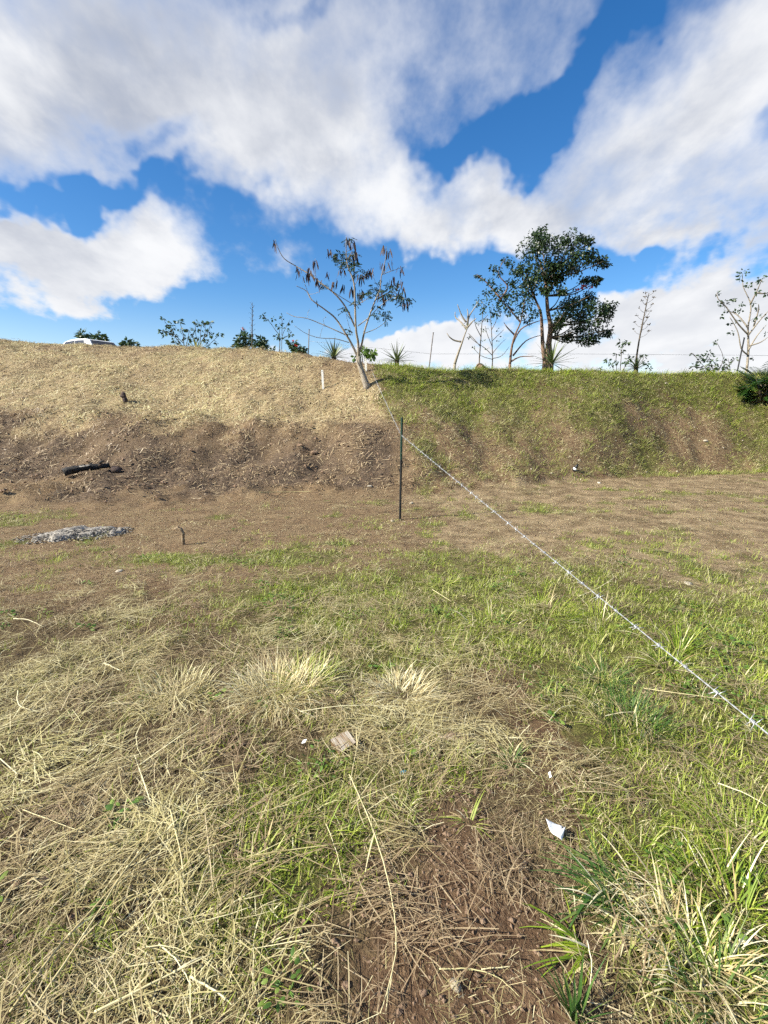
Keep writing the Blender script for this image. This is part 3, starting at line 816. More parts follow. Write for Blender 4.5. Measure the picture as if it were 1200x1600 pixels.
def barb_mb():
    b = MB()
    for s_ in (0, 1):
        pts = []
        for i in range(11):
            a = i/10*4*math.pi*.9+s_*math.pi; r = .0045
            pts.append(Vector(((i/10-.5)*.014, math.cos(a)*r, math.sin(a)*r)))
        e0 = pts[0]+Vector((-.004, math.cos(s_*math.pi+.7)*.014, .014*(1 if s_ else -1)))
        e1 = pts[-1]+Vector((.004, -.013*(1 if s_ else -1), .014*(1 if s_ else -1)))
        b.tube([e0]+pts+[e1], [.0004]+[.0013]*len(pts)+[.0004], 5)
    return b
bm_ = barb_mb().mesh('barb', M['zinc'])
f = .012; k = 0
def put_barb(f, step):
    p = wire_point(f); q = wire_point(f+step)
    d = (q-p).normalized()
    o = bpy.data.objects.new('barb', bm_); COL.objects.link(o); o.parent = wire
    rot = d.to_track_quat('X', 'Z') @ Euler((U(0, 6.28), 0, 0)).to_quaternion()
    o.rotation_mode = 'QUATERNION'; o.rotation_quaternion = rot
    o.location = p-wire.location
while f < 1: put_barb(f, .002); f += .125/L1
f = -.02
while f > -.9: put_barb(f, -.002); f -= .125/L0

# white survey pegs
def peg(px, py0, py1, w, label, lean=0.0):
    b = at(px, py0); t = at_y(px+lean, py1, b.y)
    o = empty('survey_peg', b, label, 'peg', 'white pegs on the slope')
    mb = MB(); n = 4
    e = Vector((w, 0, 0)); g = Vector((0, w*.7, 0)); dn = (b-t)*.12
    mb.add([b+dn-e-g, b+dn+e-g, b+dn+e+g, b+dn-e+g, t-e-g, t+e-g, t+e+g, t-e+g], [(0, 1, 5, 4), (1, 2, 6, 5), (2, 3, 7, 6), (3, 0, 4, 7), (4, 5, 6, 7)])
    mb.build('shaft', M['pvc'], o, False)
    c = MB(); c.box(t+Vector((0, 0, .012)), (w*1.12, w*.85, .018)); c.build('cap', M['pvc'], o, False)
peg(505, 608, 580, .026, 'white square peg standing in the straw left of the pale tree', -1.5)
peg(572, 579.5, 562, .028, 'white peg at the crest right beside the pale trunk', -1)

# ------------------------------------------------------------------ plants on the crest
def limb(mb, P, pts, Y, r0, r1, n=6, wander=.5, seed=0, y0=0.0):
    """a branch through pixel points standing around the distance Y; it wanders in depth as it goes"""
    rr = random.Random(seed*31+len(pts)); out = []
    dz = rr.uniform(-1, 1)*wander; dx = [y0]
    for i in range(1, len(pts)): dx.append(dx[-1]+dz/len(pts)+rr.uniform(-.1, .1)*wander)
    ctrl = [P(a, b, Y+o_) for (a, b), o_ in zip(pts, dx)]
    for i in range(len(ctrl)-1):                     # smooth it
        p0, p1, p2, p3 = ctrl[max(i-1, 0)], ctrl[i], ctrl[i+1], ctrl[min(i+2, len(ctrl)-1)]
        for k in range(4):
            t = k/4
            out.append(.5*((2*p1)+(p2-p0)*t+(2*p0-5*p1+4*p2-p3)*t*t+(3*p1-p0-3*p2+p3)*t**3))
    out.append(ctrl[-1])
    mb.tube(out, [r0, r1], n)
    return ctrl
def leaf_ball(mb, c, r, n, L, w, droop=.3, flat=.8):
    for i in range(n):
        d = Vector((random.gauss(0, 1), random.gauss(0, 1), random.gauss(0, 1)*flat)).normalized()
        p = Vector(c)+d*r*random.random()**.45
        ld = Vector((d.x+U(-.7, .7), d.y+U(-.7, .7), d.z*.6+U(-.5, .4)-droop))
        mb.leaf(p, ld, L*U(.6, 1.25), w*U(.7, 1.2), U(0, 1))

# the pale tree with hanging pods on the slope
C2 = lambda X, Y_: (380+X/3.75, 340+Y_/3.75)
TY_ = tree_base.y
tree = empty('tree', tree_base, 'pale slender tree with brown seed pods leaning left beside the white peg', 'tree')
mb = MB()
p0 = [tree_base-Vector((-.02, 0, .15))]+[at_y(*C2(*q), TY_) for q in ((722, 985), (704, 930), (690, 890), (678, 850), (672, 815))]
mb.tube(p0, [.105, .088, .075, .07, .066, .062], 9, wob=.05)
mb.build('trunk', M['bark_pale'], tree)
BR = [  # points in the crop, start and end radius
 ([(674, 825), (640, 750), (600, 680), (540, 590), (480, 540), (400, 480), (370, 430), (310, 400)], .040, .007),
 ([(674, 825), (674, 740), (660, 650), (655, 500), (648, 380), (612, 280), (603, 180), (605, 110)], .046, .006),
 ([(655, 640), (600, 525), (540, 450), (470, 395), (400, 340), (310, 285), (240, 240), (205, 180), (188, 130)], .028, .007),
 ([(676, 800), (695, 740), (712, 660), (745, 560), (780, 470), (802, 420), (810, 340), (835, 240), (838, 170)], .036, .006),
 ([(780, 480), (850, 440), (895, 445), (965, 480)], .015, .006), ([(812, 335), (870, 312), (945, 288)], .011, .005),
 ([(672, 635), (740, 582), (800, 520), (885, 455)], .016, .006), ([(704, 680), (780, 650), (850, 600)], .013, .005),
 ([(606, 690), (540, 660), (450, 620), (370, 590), (300, 580), (253, 557)], .017, .006),
 ([(620, 732), (540, 710), (450, 705), (370, 680), (298, 632)], .013, .005),
 ([(655, 515), (600, 482), (520, 430), (450, 385)], .013, .006), ([(652, 520), (720, 480), (760, 455)], .011, .005),
 ([(400, 480), (372, 420), (350, 345)], .008, .004), ([(420, 345), (425, 300), (420, 240)], .008, .004), ([(800, 415), (770, 370), (760, 310)], .008, .004),
 ([(612, 285), (580, 300), (560, 250), (510, 200)], .010, .004), ([(650, 400), (690, 340), (735, 310)], .009, .004), ([(605, 200), (640, 180), (655, 160)], .007, .004), ([(640, 360), (655, 290), (650, 210)], .009, .004),
 ([(640, 690), (615, 620), (600, 545)], .009, .004), ([(480, 640), (470, 600), (488, 580)], .006, .003), ([(380, 585), (378, 560), (388, 535)], .006, .003), ([(450, 700), (460, 660), (475, 620)], .006, .003), ([(385, 450), (420, 445), (450, 430)], .006, .003), ([(815, 330), (845, 290), (860, 245)], .007, .003), ([(890, 440), (915, 400), (928, 360)], .007, .003)]
for i, (pts, r0, r1) in enumerate(BR):
    mb = MB(); limb(mb, at_y, [C2(*q) for q in pts], TY_, r0*.8, r1*.8, 6, .9, i)
    mb.build('limb', M['bark_pale'], tree)
def tree_depth(X): return TY_+random.uniform(-.45, .45)
mb = MB()
for (X, Y_, r) in [(570, 240, 48), (545, 210, 25), (660, 300, 42), (590, 265, 30), (645, 275, 25), (750, 425, 40), (720, 440, 28), (820, 420, 45), (870, 400, 35), (835, 460, 28), (950, 485, 38), (905, 470, 25), (830, 570, 32), (600, 540, 20), (785, 522, 16), (650, 220, 22), (690, 330, 25), (610, 660, 12), (655, 490, 12), (620, 130, 18), (480, 395, 12), (780, 570, 14)]:
    c = at_y(*C2(X, Y_), tree_depth(X)); rr = r/3.75/FOC*TY_
    for k in range(max(2, int(r*.38))):               # feathery compound leaves
        d = Vector((random.gauss(0, 1), random.gauss(0, 1), random.gauss(0, .6))).normalized()
        p = c+d*rr*random.random()**.5*1.15
        ax = Vector((d.x+U(-.5, .5), d.y+U(-.5, .5), -.55+U(-.3, .3))).normalized()
        for q in range(5):
            pp = p+ax*.028*q
            sd = ax.cross(Vector((0, 0, 1))).normalized()
            for s_ in (-1, 1): mb.leaf(pp, sd*s_+ax*.5, .06, .026, U(0, 1))
mb.build('crown', M['tree_leaf'], tree)
pm = MB(); pm.v = []; w = .011
pm.add([(-.006, 0, 0), (.006, 0, 0), (-w, .004, -.05), (w, .004, -.05), (-w, -.002, -.11), (w, -.002, -.11), (-.003, .003, -.165), (.003, .003, -.165),
        (0, .006, -.05), (0, .003, -.11)], [(0, 1, 8), (0, 8, 2), (1, 3, 8), (2, 8, 9, 4), (8, 3, 5, 9), (4, 9, 6), (9, 5, 7), (9, 7, 6)])
pod_mesh = pm.mesh('seed_pod', M['pod'])
for (X, Y_, n) in [(190, 138, 3), (320, 290, 6), (320, 310, 3), (420, 255, 6), (390, 300, 6), (385, 335, 6), (405, 320, 4), (490, 320, 4), (535, 370, 7), (450, 365, 5), (440, 370, 3), (650, 205, 9), (610, 125, 6), (638, 145, 6), (655, 225, 5), (735, 305, 6), (690, 350, 5), (578, 300, 5), (510, 195, 5), (832, 165, 5), (855, 185, 3), (925, 290, 4), (870, 355, 4), (925, 375, 7), (930, 415, 6), (948, 490, 8), (640, 410, 5), (700, 430, 6), (590, 400, 3), (680, 450, 4), (818, 262, 3), (800, 440, 8), (825, 465, 6), (915, 440, 5), (750, 300, 4), (720, 320, 4), (862, 250, 2), (970, 480, 5), (440, 475, 1), (352, 350, 2), (660, 320, 4)]:
    for k in range(int(n*1.1)+1):
        o = bpy.data.objects.new('seed_pod', pod_mesh); COL.objects.link(o); o.parent = tree
        o.location = at_y(*C2(X+U(-16, 16), Y_+U(-12, 16)), TY_+U(-.3, .3))-tree_base
        o.rotation_euler = (U(-.4, .4), U(-.4, .4), U(0, 6.28)); s_ = U(.9, 1.4); o.scale = (s_*1.2, s_, s_)

# the dense tree with red flowers
C3 = lambda X, Y_: (650+X/3.4286, 340+Y_/3.4286)
BY = 17.0
def root_at(px, Y, dz=0.0):
    d = ray(px, 575); t = Y/d.y
    return Vector((t*d.x, Y, hz(t*d.x, Y)+dz))
bb = root_at(854, BY)
big = empty('tree', bb, 'dense dark green tree with red flowers on the crest', 'tree')
CL = [(630, 130, 60), (620, 190, 45), (690, 120, 45), (740, 165, 50), (820, 130, 52), (850, 180, 48), (900, 235, 55), (960, 210, 48), (1000, 235, 28), (780, 230, 58), (720, 255, 50), (560, 270, 42), (590, 300, 55), (640, 335, 55), (700, 320, 50), (770, 290, 55), (840, 270, 45), (740, 350, 40), (620, 380, 38), (690, 385, 30),
      (820, 440, 55), (880, 460, 58), (900, 505, 66), (960, 470, 45), (1030, 480, 38), (1000, 540, 55), (940, 580, 55), (870, 560, 55), (800, 500, 55), (760, 560, 42), (745, 590, 28), (840, 610, 45), (900, 640, 42), (950, 650, 30), (1020, 605, 30), (880, 90+20, 25), (925, 130, 22), (660, 90, 30), (905, 340, 25), (960, 340, 20), (930, 420, 25), (985, 330, 10), (780, 400, 22)]
mb = MB()
trunk_pts = [[(702, 770), (708, 700), (716, 640), (720, 580), (706, 500), (700, 420), (692, 330), (662, 225)], [(690, 770), (680, 700), (675, 600), (668, 510), (640, 440), (600, 330)], [(714, 680), (740, 610), (790, 560), (860, 520), (930, 500)]]
for i, (pts, r0, r1) in enumerate(((trunk_pts[0], .11, .03), (trunk_pts[1], .075, .025))):
    m1 = MB(); pp = [C3(*q) for q in pts]; limb(m1, at_y, pp, BY, r0, r1, 8, .3, i)
    b0 = at_y(*pp[0], BY); m1.tube([Vector((b0.x, BY, bb.z-.1)), b0+Vector((0, 0, .02))], [r0*1.25, r0], 8)
    m1.build('trunk', M['bark_brown'], big)
stems = [(716, 640), (720, 580), (706, 500), (700, 420), (692, 330), (668, 510), (640, 440)]
for i, (X, Y_, r) in enumerate(CL):
    st = min(stems, key=lambda q: math.hypot(q[0]-X, (q[1]-Y_-70)*1.0))
    mid = ((st[0]+X)/2+U(-15, 15), (st[1]+Y_)/2+U(5, 35))
    m1 = MB(); limb(m1, at_y, [C3(*st), C3(*mid), C3(X, Y_)], BY, .028, .008, 5, 1.6, i+50); m1.build('limb', M['bark_dark'], big)
mb = MB()
for (X, Y_, r) in CL:
    rr = r/3.4286/FOC*BY*1.0
    c = at_y(*C3(X, Y_), BY+U(-.9, .9))
    for k in range(6):
        cc = c+Vector((U(-.65, .65), U(-.9, .9), U(-.65, .65)))*rr
        leaf_ball(mb, cc, rr*U(.4, .8), int(10+r*.9), .10, .05, .45)
mb.build('crown', M['tree_leaf'], big)
for (X, Y_) in [(865, 390), (900, 368), (935, 375), (890, 380)]:
    m1 = MB(); c = at_y(*C3(X, Y_), BY-.35)
    for k in range(14): m1.leaf(c+Vector((U(-.06, .06), U(-.06, .06), U(-.03, .03))), (U(-1, 1), U(-1, 1), U(-.3, 1)), .085, .04, U(0, 1))
    m1.build('flower', M['red'], big)

def plant(name, label, cat, px, Y, stems, clusters, leafm, stemm, conv, L=.09, w=.04, dens=.6, r0=.02, r1=.006, extra=None, group=None, scale=1.0, wander=.5, spread=.3):
    """a shrub or sapling drawn from stems and leaf clusters; stems continue down to the ground behind the crest"""
    b = root_at(px, Y)
    o = empty(name, b, label, cat, group)
    for i, pts in enumerate(stems):
        m1 = MB(); pp = [conv(*q) for q in pts]
        ra = r0*(1 if i == 0 else .7)
        c = limb(m1, at_y, pp, Y, ra, r1, 5, wander, i+int(px))
        if i == 0 or c[0].z < b.z+.25:
            m1.tube([Vector((c[0].x*.5+b.x*.5, Y, b.z-.08)), c[0]], [ra*1.15, ra], 5)
        m1.build('stem', stemm, o)
    if clusters:
        m1 = MB()
        for (X, Y_, r) in clusters:
            rr = r*scale/FOC*Y
            leaf_ball(m1, at_y(*conv(X, Y_), Y+U(-spread, spread)), rr*.95, max(5, int(r*scale*dens*4)), L*1.15, w*1.2)
        m1.build('crown', leafm, o)
    for (kind, mm, lst, sz) in (extra or []):
        for (X, Y_) in lst:
            m1 = MB(); c = at_y(*conv(X, Y_), Y-.2)
            for k in range(12): m1.leaf(c+Vector((U(-1, 1), U(-1, 1), U(-1, 1)))*sz*.4, (U(-1, 1), U(-1, 1), U(-.5, 1)), sz, sz*.5, U(0, 1))
            m1.build(kind, mm, o)
    return o
S3 = 1/3.4286; S4 = 1/4.2857
plant('tree', 'smaller thin-crowned tree close left of the dense tree', 'tree', 797, 16.4,
      [[(503, 785), (512, 700), (530, 630), (560, 560), (575, 480), (590, 420)], [(512, 690), (560, 600), (640, 560), (700, 545)], [(530, 630), (490, 590), (470, 560)], [(560, 560), (510, 500), (450, 430)], [(510, 770), (560, 745), (630, 745)], [(520, 740), (590, 660), (670, 630)], [(450, 440), (490, 370), (440, 300), (480, 215)], [(450, 430), (380, 350), (325, 305)]],
      [(560, 440, 48), (500, 410, 42), (450, 420, 38), (600, 470, 35), (540, 370, 35), (470, 460, 34), (440, 290, 22), (480, 230, 20), (400, 350, 18), (380, 400, 20), (430, 510, 26), (500, 500, 26), (560, 510, 28), (600, 550, 22), (410, 270, 12), (330, 310, 9), (500, 250, 12), (355, 330, 8), (640, 510, 22), (440, 380, 20), (505, 345, 16)],
      M['tree_leaf'], M['bark_brown'], C3, L=.085, w=.04, dens=2.6, r0=.045, r1=.007, scale=S3, spread=.6)
plant('sapling', 'thin leafy sapling left of the thin-crowned tree, rising from a brown mound', 'sapling', 749, 16.2,
      [[(340, 750), (348, 640), (355, 540), (362, 460)], [(350, 640), (320, 580), (310, 520)], [(345, 690), (300, 640), (280, 620)], [(355, 560), (385, 520)]],
      [(362, 465, 24), (355, 500, 18), (375, 485, 18), (340, 440, 18), (390, 440, 14), (335, 560, 10), (355, 600, 9), (320, 470, 12), (280, 640, 8), (375, 540, 12)], M['shrub_leaf'], M['bark_dark'], C3, L=.085, w=.035, r0=.02, r1=.006, scale=S3, dens=.9)
plant('sapling', 'almost bare many-stemmed sapling between the thin-crowned tree and the leafy sapling', 'sapling', 768, 16.9,
      [[(410, 765), (408, 680), (404, 600), (400, 520), (410, 470)], [(410, 740), (370, 700), (310, 660), (285, 630)], [(408, 730), (440, 690), (480, 650)], [(408, 690), (380, 620), (370, 580)], [(408, 660), (450, 620), (470, 600)], [(405, 600), (430, 550), (425, 500)], [(410, 755), (460, 740), (500, 690)], [(412, 760), (350, 740), (300, 690)]],
      [(400, 560, 9), (410, 520, 9), (440, 600, 9), (460, 640, 9), (380, 600, 8), (420, 470, 8), (360, 660, 7), (310, 690, 7), (440, 660, 6), (380, 700, 6)], M['shrub_leaf'], M['bark_dark'], C3, L=.07, w=.03, r0=.018, r1=.005, scale=S3)
plant('bare_tree', 'leafless pruned tree with pale forked branches on the green crest', 'tree', 709, 16.0,
      [[(207, 785), (225, 730), (243, 680), (262, 625), (280, 580)], [(275, 590), (300, 560), (322, 540)], [(272, 600), (240, 560), (212, 535), (210, 505)], [(272, 590), (285, 530), (310, 490), (335, 450)], [(268, 560), (245, 525), (222, 465)], [(242, 665), (205, 657), (180, 640), (165, 618)], [(275, 570), (278, 520), (275, 490)]],
      [(268, 572, 18)], M['shrub_leaf'], M['bark_pale'], C3, L=.06, w=.025, r0=.045, r1=.010, scale=S3, dens=.8)

def heap(name, px, Y, r, h, label, m, seed):
    b = root_at(px, Y); mb = MB()
    mb.lump((0, 0, h*.15), (r, r*.8, h), seed, .22, 3)
    o = mb.build(name, m, origin=b); tag(o, label, 'mound'); return o
heap('earth_mound', 749.5, 16.2, .22, .33, 'small brown root mound at the foot of the leafy sapling', M['clod'], 3)

def agave(px, py, Y, R_, n, label, m, up=.9, w=.055, name='rosette_plant', droop=.8):
    b = root_at(px, Y); c = at_y(px, py, Y); b.z = min(b.z, c.z); base = Vector((b.x, Y, max(b.z, c.z-.06)))
    o = empty(name, b, label, 'rosette plant', 'spiky rosettes along the crest')
    if base.z-b.z > .05:
        st = MB(); st.tube([b-Vector((0, 0, .05)), base+Vector((0, 0, .05))], [.09, .07], 7); st.build('stem', M['bark_dark'], o)
    lm = MB(); lm.blade((0, 0, 0), (1, 0, 0), 1, w/R_, 0, .5)
    for k in range(n):
        a = k*2.399+U(-.2, .2); f = k/n
        el = 1.40-1.45*f**.75+U(-.1, .1)
        d = Vector((math.cos(a)*math.cos(el), math.sin(a)*math.cos(el), math.sin(el)*up+.05))
        m1 = MB(); m1.blade(base+d*.03, d, R_*U(.95, 1.25), w*U(.9, 1.2), U(.15, .6)*droop*(.4+f), U(.1, .9), segs=5, fold=.35, taper=1.0)
        m1.build('leaf', m, o)
agave(522, 556, 16.6, .62, 34, 'dark spiky rosette on the dry crest left of the pale trunk', M['agave_leaf'])
agave(620, 562, 16.2, .58, 34, 'spiky rosette plant on the crest right of the pale trunk', M['agave_leaf'])
agave(861, 566, 15.9, .72, 38, 'large spiky rosette at the foot of the dense tree', M['agave_leaf'])
agave(309, 546, 19.5, .48, 30, 'yellow-green spiky rosette among thin shrubs on the left crest', M['agave_yellow'])
agave(994, 573, 16.6, .40, 26, 'small spiky rosette at the foot of the flower stalk', M['agave_leaf'])

def stalk(pts, Y, side, label, px, n, size, m=None, tip=True):
    b = root_at(px, Y); o = empty('flower_stalk', b, label, 'flower stalk', None)
    m1 = MB(); c = limb(m1, at_y, pts, Y, .030, .010, 6, .05, 3)
    m1.tube([Vector((c[0].x, Y, b.z-.05)), c[0]], [.034, .030], 6); m1.build('stem', m or M['bark_dark'], o)
    for k in range(n):
        f = .34+.66*k/n; p = c[0].lerp(c[-1], f); a = k*2.2
        L = size*(1.1-.65*(f-.34))
        d = Vector((math.cos(a), math.sin(a)*.8, .45)).normalized()
        m1 = MB(); m1.tube([p, p+d*L*.6, p+d*L+Vector((0, 0, L*.25))], [.007, .005, .004], 4)
        for q in range(6): m1.leaf(p+d*L+Vector((U(-.02, .02), U(-.02, .02), L*.25)), (U(-1, 1), U(-1, 1), U(-.2, 1)), size*.28, size*.13, U(0, 1))
        m1.build('side_branch', M['bark_dark'], o)
stalk([(994, 562), (999, 530), (1006, 495), (1014, 458)], 16.6, 1, 'tall leaning flower stalk right of the dense tree', 994, 18, .26)
stalk([(394, 552), (394, 525), (394, 500), (394, 473)], 19.0, 1, 'thin straight flower stalk above the pink-flowered shrub', 394, 20, .10)

C8 = lambda X, Y_: (200+X/4.2857, 480+Y_/4.2857)
plant('shrub', 'open thin-stemmed shrub with leaf tufts left of the yellow-green rosette', 'shrub', 287, 20.0,
      [[(378, 292), (372, 220), (365, 160), (345, 95)], [(376, 285), (335, 220), (275, 175), (228, 155)], [(377, 285), (395, 235), (410, 160)], [(370, 240), (310, 180), (262, 120), (236, 76)], [(376, 290), (340, 250), (318, 228)]],
      [(235, 75, 7), (230, 155, 20), (300, 118, 26), (345, 92, 20), (355, 155, 20), (320, 228, 22), (395, 212, 24), (410, 155, 9), (265, 128, 9), (270, 165, 12), (315, 185, 10), (360, 275, 16), (385, 260, 14), (380, 145, 6), (245, 185, 7)],
      M['shrub_leaf'], M['bark_dark'], C8, L=.13, w=.06, dens=1.1, r0=.02, r1=.008, scale=S4)
plant('shrub', 'open thin-stemmed shrub with leaf tufts right of the yellow-green rosette', 'shrub', 314, 20.4,
      [[(480, 290), (485, 210), (490, 115)], [(482, 270), (455, 190), (450, 100)], [(500, 285), (560, 235), (610, 185)], [(485, 250), (515, 180), (515, 110)], [(490, 230), (535, 170), (552, 105)], [(478, 270), (445, 230), (430, 180)]],
      [(450, 95, 14), (455, 145, 15), (490, 112, 15), (515, 108, 14), (550, 105, 16), (540, 152, 12), (570, 188, 11), (612, 183, 13), (520, 215, 14), (430, 180, 11), (595, 240, 8), (525, 268, 20), (505, 180, 9), (470, 200, 8), (540, 190, 10), (445, 210, 8)],
      M['shrub_leaf'], M['bark_dark'], C8, L=.13, w=.06, dens=1.1, r0=.018, r1=.008, scale=S4)
plant('shrub', 'dense dark shrub with a pink flower at the foot of the thin stalk', 'shrub', 380, 19.4,
      [[(775, 295), (772, 230), (768, 160)], [(780, 290), (810, 240), (815, 190)], [(770, 290), (740, 240)]],
      [(770, 185, 28), (750, 220, 34), (740, 268, 34), (800, 195, 30), (812, 250, 32), (780, 240, 38), (760, 280, 30)], M['shrub_leaf'], M['bark_dark'], C8, L=.14, w=.065, dens=2.0, scale=S4,
      extra=[('flower', M['pink'], [(768, 145), (775, 152)], .07)])
plant('shrub', 'low dark shrub with red flowers right of the thin stalk', 'shrub', 406, 19.2,
      [[(885, 295), (885, 250)], [(890, 290), (910, 240)], [(880, 290), (862, 245)]],
      [(885, 235, 38), (870, 262, 30), (912, 245, 24), (895, 215, 18), (905, 270, 20)], M['shrub_leaf'], M['bark_dark'], C8, L=.14, w=.065, dens=2.0, scale=S4,
      extra=[('flower', M['red'], [(895, 280), (880, 285), (905, 286)], .055)])
plant('sapling', 'slender sapling with sparse bluish leaves left of the pale tree', 'sapling', 439, 18.4,
      [[(1015, 295), (1015, 200), (985, 150), (945, 95), (905, 60)], [(1030, 292), (1032, 200), (1060, 130), (1085, 85)], [(1015, 220), (1000, 190)], [(1031, 210), (1075, 190), (1098, 160)], [(1016, 190), (1012, 125)], [(1031, 190), (1032, 70)]],
      [(1010, 125, 22), (995, 190, 18), (1045, 205, 14), (905, 60, 13), (970, 78, 9), (1090, 110, 10), (1092, 185, 12), (1032, 68, 10), (930, 85, 8), (1060, 140, 8), (1005, 205, 12), (1075, 165, 8), (925, 40, 6)], M['shrub_leaf'], M['bark_dark'], C8, L=.10, w=.05, dens=.9, r0=.016, r1=.006, scale=S4)
plant('shrub', 'low dark bush with red blooms just left of the spiky rosette', 'shrub', 465, 17.6,
      [[(1130, 300), (1110, 240)], [(1140, 300), (1165, 270)]],
      [(1100, 240, 26), (1115, 262, 28), (1145, 280, 28), (1175, 285, 22), (1125, 290, 24), (970, 288, 16)], M['shrub_leaf'], M['bark_dark'], C8, L=.13, w=.06, dens=2.0, scale=S4,
      extra=[('flower', M['red'], [(1105, 225), (1128, 262), (1120, 255)], .055)])
CI = lambda X, Y_: (X, Y_)
plant('shrub', 'small bright green shrub behind the pale trunk and peg', 'shrub', 573, 17.0, [[(566, 566), (567, 552)], [(578, 566), (580, 553)]],
      [(566, 552, 8), (570, 546, 5), (579, 555, 7), (583, 552, 4), (556, 560, 5)], M['weed'], M['bark_dark'], CI, L=.12, w=.06, dens=2.2)
plant('shrub', 'young plant with a tuft of leaves rising behind the car roof', 'shrub', 129, 32, [[(129, 545), (129, 524)]], [(129, 523, 6), (126, 525, 4), (133, 526, 4)], M['shrub_leaf'], M['bark_dark'], CI, L=.26, w=.10, dens=2.2, r0=.04)
plant('shrub', 'young plant with drooping leaves behind the rear of the car', 'shrub', 154, 31.5, [[(155, 545), (154, 526)]], [(154, 525, 6), (149, 527, 4), (160, 528, 5), (163, 531, 3)], M['shrub_leaf'], M['bark_dark'], CI, L=.26, w=.10, dens=2.0, r0=.04)
plant('shrub', 'low leafy plant peeping over the crest right of the car', 'shrub', 201, 25, [[(201, 552), (200, 538)]], [(197, 536, 5), (203, 538, 6), (210, 539, 4), (193, 540, 4)], M['shrub_leaf'], M['bark_dark'], CI, L=.22, w=.09, dens=2.0, r0=.03)
C4 = lambda X, Y_: (900+X/4, 400+Y_/4)
plant('tree', 'sparse pale-stemmed tree behind the leaning post at the right edge', 'tree', 1167, 17.5,
      [[(1068, 700), (1076, 600), (1076, 500), (1075, 440), (1092, 340), (1085, 280), (1045, 190), (1040, 110)], [(1075, 490), (1010, 420), (940, 320), (890, 270), (880, 230)], [(1070, 615), (1032, 575), (1010, 470), (960, 380)], [(1080, 490), (1150, 400), (1215, 330)], [(1076, 590), (1130, 500), (1190, 430)], [(1090, 300), (1130, 220), (1160, 150)], [(1075, 450), (1010, 370), (940, 340)], [(1110, 440), (1140, 340), (1140, 300)], [(1085, 560), (1150, 540), (1210, 500)], [(1120, 230), (1180, 235), (1215, 220)]],
      [(1045, 105, 26), (1030, 135, 14), (1160, 140, 20), (1150, 155, 14), (1080, 180, 16), (985, 265, 16), (920, 295, 24), (900, 300, 14), (1040, 298, 12), (1195, 232, 12), (1130, 222, 14), (1105, 290, 10), (880, 235, 10), (970, 480, 14), (1030, 345, 9), (1140, 330, 12), (1000, 350, 9), (940, 350, 9), (1135, 375, 10), (1010, 400, 8), (905, 375, 9), (1180, 380, 10), (960, 420, 8), (1100, 400, 7), (1190, 480, 10), (1110, 640, 9)],
      M['shrub_leaf'], M['bark_pale'], C4, L=.10, w=.05, dens=.85, r0=.042, r1=.008, scale=.25)
plant('shrub', 'loose grey-green shrub left of the leaning post', 'shrub', 1115, 16.8,
      [[(870, 745), (850, 690), (830, 630)], [(870, 740), (800, 690), (730, 610), (710, 620)], [(880, 740), (920, 640), (880, 540)], [(885, 740), (950, 690), (995, 640)], [(865, 735), (790, 700), (720, 690)], [(890, 735), (960, 720), (950, 640)]],
      [(830, 635, 30), (860, 660, 26), (780, 660, 20), (740, 690, 18), (800, 700, 18), (860, 695, 28), (880, 540, 9), (950, 680, 18), (990, 640, 12), (775, 615, 12), (830, 605, 12), (730, 615, 9), (900, 700, 22), (920, 650, 10), (940, 720, 20), (850, 720, 26)], M['shrub_leaf'], M['bark_dark'], C4, L=.10, w=.045, dens=1.0, r0=.016, r1=.006, scale=.25)
plant('shrub', 'small leggy shrub left of the leaning flower stalk', 'shrub', 969, 16.4,
      [[(275, 720), (285, 600), (290, 545)], [(255, 720), (250, 640), (252, 610)], [(290, 720), (330, 650)], [(240, 720), (205, 650)], [(300, 720), (400, 680), (425, 625)]],
      [(285, 545, 20), (325, 540, 10), (290, 590, 14), (252, 615, 12), (200, 650, 14), (325, 645, 18), (305, 670, 14), (220, 680, 14), (425, 620, 13), (255, 665, 9), (455, 700, 12), (440, 670, 10), (150, 700, 8), (345, 630, 10)], M['shrub_leaf'], M['bark_dark'], C4, L=.10, w=.045, dens=1.1, r0=.013, r1=.006, scale=.25)

# dark frond bush on the bank at the right edge
fb = at(1192, 642); fb.x += .12; fb.y += .2; fb.z = hz(fb.x, fb.y)
bush = empty('frond_bush', fb, 'dark feathery-leaved bush on the bank at the right edge', 'bush')
for k in range(6):
    a = k*1.05; m1 = MB(); m1.tube([fb-Vector((0, 0, .1)), fb+Vector((U(-.12, .12), U(-.12, .12), .3)), fb+Vector((math.cos(a)*.3, math.sin(a)*.3, .62))], [.03, .02, .012], 5)
    m1.build('stem', M['bark_dark'], bush)
for k in range(110):
    a = k*2.399; el = U(-.5, 1.2); h = U(.02, .72)
    p = fb+Vector((math.cos(a)*U(.05, .55), math.sin(a)*U(.05, .45), h)); d = Vector((math.cos(a)*math.cos(el), math.sin(a)*math.cos(el), math.sin(el)))
    m1 = MB(); n = 9; Lf = U(.28, .52); pts = [p.copy()]
    tint = U(.1, .9)
    for q in range(n):
        d = (d+Vector((0, 0, -.07))).normalized(); p = p+d*Lf/n; pts.append(p.copy())
        sd = d.cross(Vector((0, 0, 1))).normalized(); f = q/n
        ll = .15*math.sin(math.pi*min(1, .18+.82*f))+.03
        for s_ in (-1, 1): m1.leaf(p, sd*s_+d*.55+Vector((0, 0, -.12)), ll, .05, min(1, max(0, tint+U(-.2, .2))), nrm=(0, 0, 1))
    m1.tube(pts[::2], [.006, .002], 4, False)
    m1.build('frond', M['frond_leaf'], bush)

